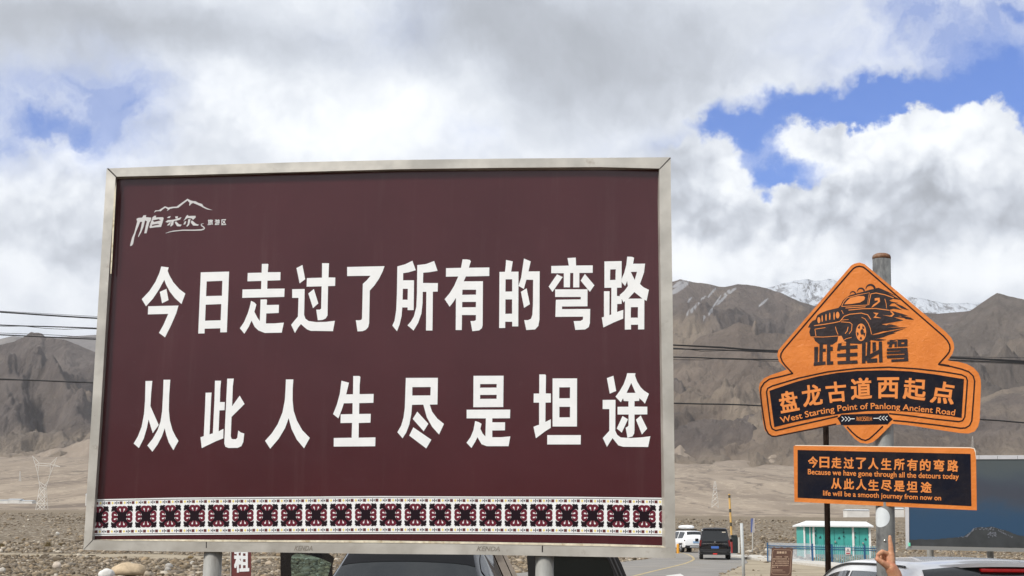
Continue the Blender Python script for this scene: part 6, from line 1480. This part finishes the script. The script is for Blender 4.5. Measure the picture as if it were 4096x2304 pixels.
BODY = HB + [(elbow, S_, .050, .062), (S_, neck + (0,0,-.05), .07, .09), (neck, head, .055, .06), (neck + (0,.02,-.06), hips + (0,0,.16), .13, .12), (hips + (0,0,.16), hips, .12, .14),
      (oth, neck + (0,0,-.05), .07, .09), (oth, oth + (-.06, -.10, -.26), .052, .042), (oth + (-.06,-.10,-.26), oth + (.0,-.32,-.34), .042, .03), (oth + (0,-.32,-.34), oth + (.02,-.42,-.35), .032, .022),
      (hips + (-.08,0,-.02), knL, .10, .062), (hips + (.08,0,-.02), knR, .10, .062), (knL, ftL, .06, .042), (knR, ftR, .06, .042), (ftL, ftL + (0,-.17,-.03), .045, .035), (ftR, ftR + (0,-.17,-.03), .045, .035),
      (head + (0,.01,.03), head + (0,-.005,.07), .080, .084), (head + (0,-.055,-.02), head + (0,-.05,.0), .052, .055), (head + (0,-.085,.025), head + (0,-.098,.012), .012, .014), (head + (.083,0,.03), head + (.088,0,.05), .012, .014), (head + (-.083,0,.03), head + (-.088,0,.05), .012, .014)]
def _skin(q, b):
    t = q.n('ShaderNodeTexCoord').outputs['Object']
    c = q.mix(q.smooth(q.noise(t, 60, 5, .6), .35, .7), (.46,.225,.125), (.56,.30,.18)); c = q.mix(q.smooth(q.noise(t, 22, 4, .6),   .45, .7, 0, .7), c, (.42,.15,.09))
    q.put(b.inputs['Base Color'], c); b.inputs['Roughness'].default_value = .55; b.inputs['Subsurface Weight'].default_value = .08
    b.inputs['Subsurface Radius'].default_value = (.01,.004,.002); b.inputs['Specular IOR Level'].default_value = .35
    bn = q.n('ShaderNodeBump'); bn.inputs['Strength'].default_value = .6; bn.inputs['Distance'].default_value = .003
    q.put(bn.inputs['Height'], q.noise(t, 180, 4, .6)); q.put(b.inputs['Normal'], bn.outputs[0])
M_skin = land_mat('skin', _skin); M_skin.node_tree.nodes['Principled BSDF'].inputs['Specular IOR Level'].default_value = .35; M_skin.node_tree.nodes['Principled BSDF'].inputs['Roughness'].default_value = .55
me = capsules(BODY, .0026, 2, 'person'); PB = np.array((hips[0], hips[1], 0))
me.transform(Matrix.Translation(Vector(-PB))); me.materials.append(M_skin)
PERS = bpy.data.objects.new('person', me); PERS.location = PB; link(PERS); OFF['person'] = PB
props(PERS, 'person with a bare raised forearm pointing an index finger upward beside the grey pole', 'person')
def cloth(name, bones, m, vx=.012):
    q = capsules(bones, vx, 3, name); q.transform(Matrix.Translation(Vector(-PB))); q.materials.append(m); o = bpy.data.objects.new(name, q); link(o, PERS); return o
cloth('shirt', [(elbow + (S_-elbow)*.55, S_, .064, .074), (S_, neck + (0,0,-.05), .082, .1), (neck + (0,.02,-.07), hips + (0,0,.12), .145, .14), (oth, neck + (0,0,-.05), .082, .1), (oth, oth + (-.04,-.06,-.16), .066, .058)], mat('dark_blue_cotton', (.03,.05,.11), .9, var=.15, vscale=20))
cloth('trousers', [(hips + (0,0,.12), hips, .145, .152), (hips + (-.08,0,-.02), knL, .112, .075), (hips + (.08,0,-.02), knR, .112, .075), (knL, ftL + (0,0,.05), .073, .06), (knR, ftR + (0,0,.05), .073, .06)], mat('grey_cotton', (.08,.08,.085), .9, var=.15, vscale=20))
cloth('hair', [(head + (0,.03,.06), head + (0,.0,.10), .085, .08), (head + (0,.05,.02), head + (0,.04,.06), .06, .075)], mat('dark_hair', (.012,.010,.009), .6))
for s in (-1, 1):
    mb = MB(); e = head + (s*.032, -.088, .045); mb.tube([e, e + (0,-.008,0)], [.011,.006], 10); mb.build('eye', mat('eye', (.03,.02,.015), .2), PERS)
mb = MB(); e = head + (0,-.098,-.022); mb.tube([e + (-.022,.006,0), e, e + (.022,.006,0)], .005, 6); mb.build('mouth', mat('lips', (.35,.12,.09), .5), PERS)
nl = H(398,905,-.026); mb = MB(); mb.tube([nl + (.004,0,-.006), nl + (.0,-.001,.008)], [.0055,.0045], 8); mb.build('thumb_nail', mat('nail', (.30,.27,.25), .35), PERS)

# ================================================================== thin haze between the plain and the mountains
hm = bpy.data.materials.new('thin_haze'); hm.use_nodes = True; hm.node_tree.nodes.clear(); q = NG(hm.node_tree)
pv = q.n('ShaderNodeVolumePrincipled'); pv.inputs['Color'].default_value = (0.88, 0.89, 0.93, 1); pv.inputs['Density'].default_value = 3.2e-5; pv.inputs['Anisotropy'].default_value = 0.2
q.put(q.n('ShaderNodeOutputMaterial').inputs['Volume'], pv.outputs[0])
mb = MB(); mb.box((0, 2500, 1240), (32000, 22000, 2600)); props(mb.build('haze', hm), kind='stuff', label='thin pale haze over the plain', cat='haze')
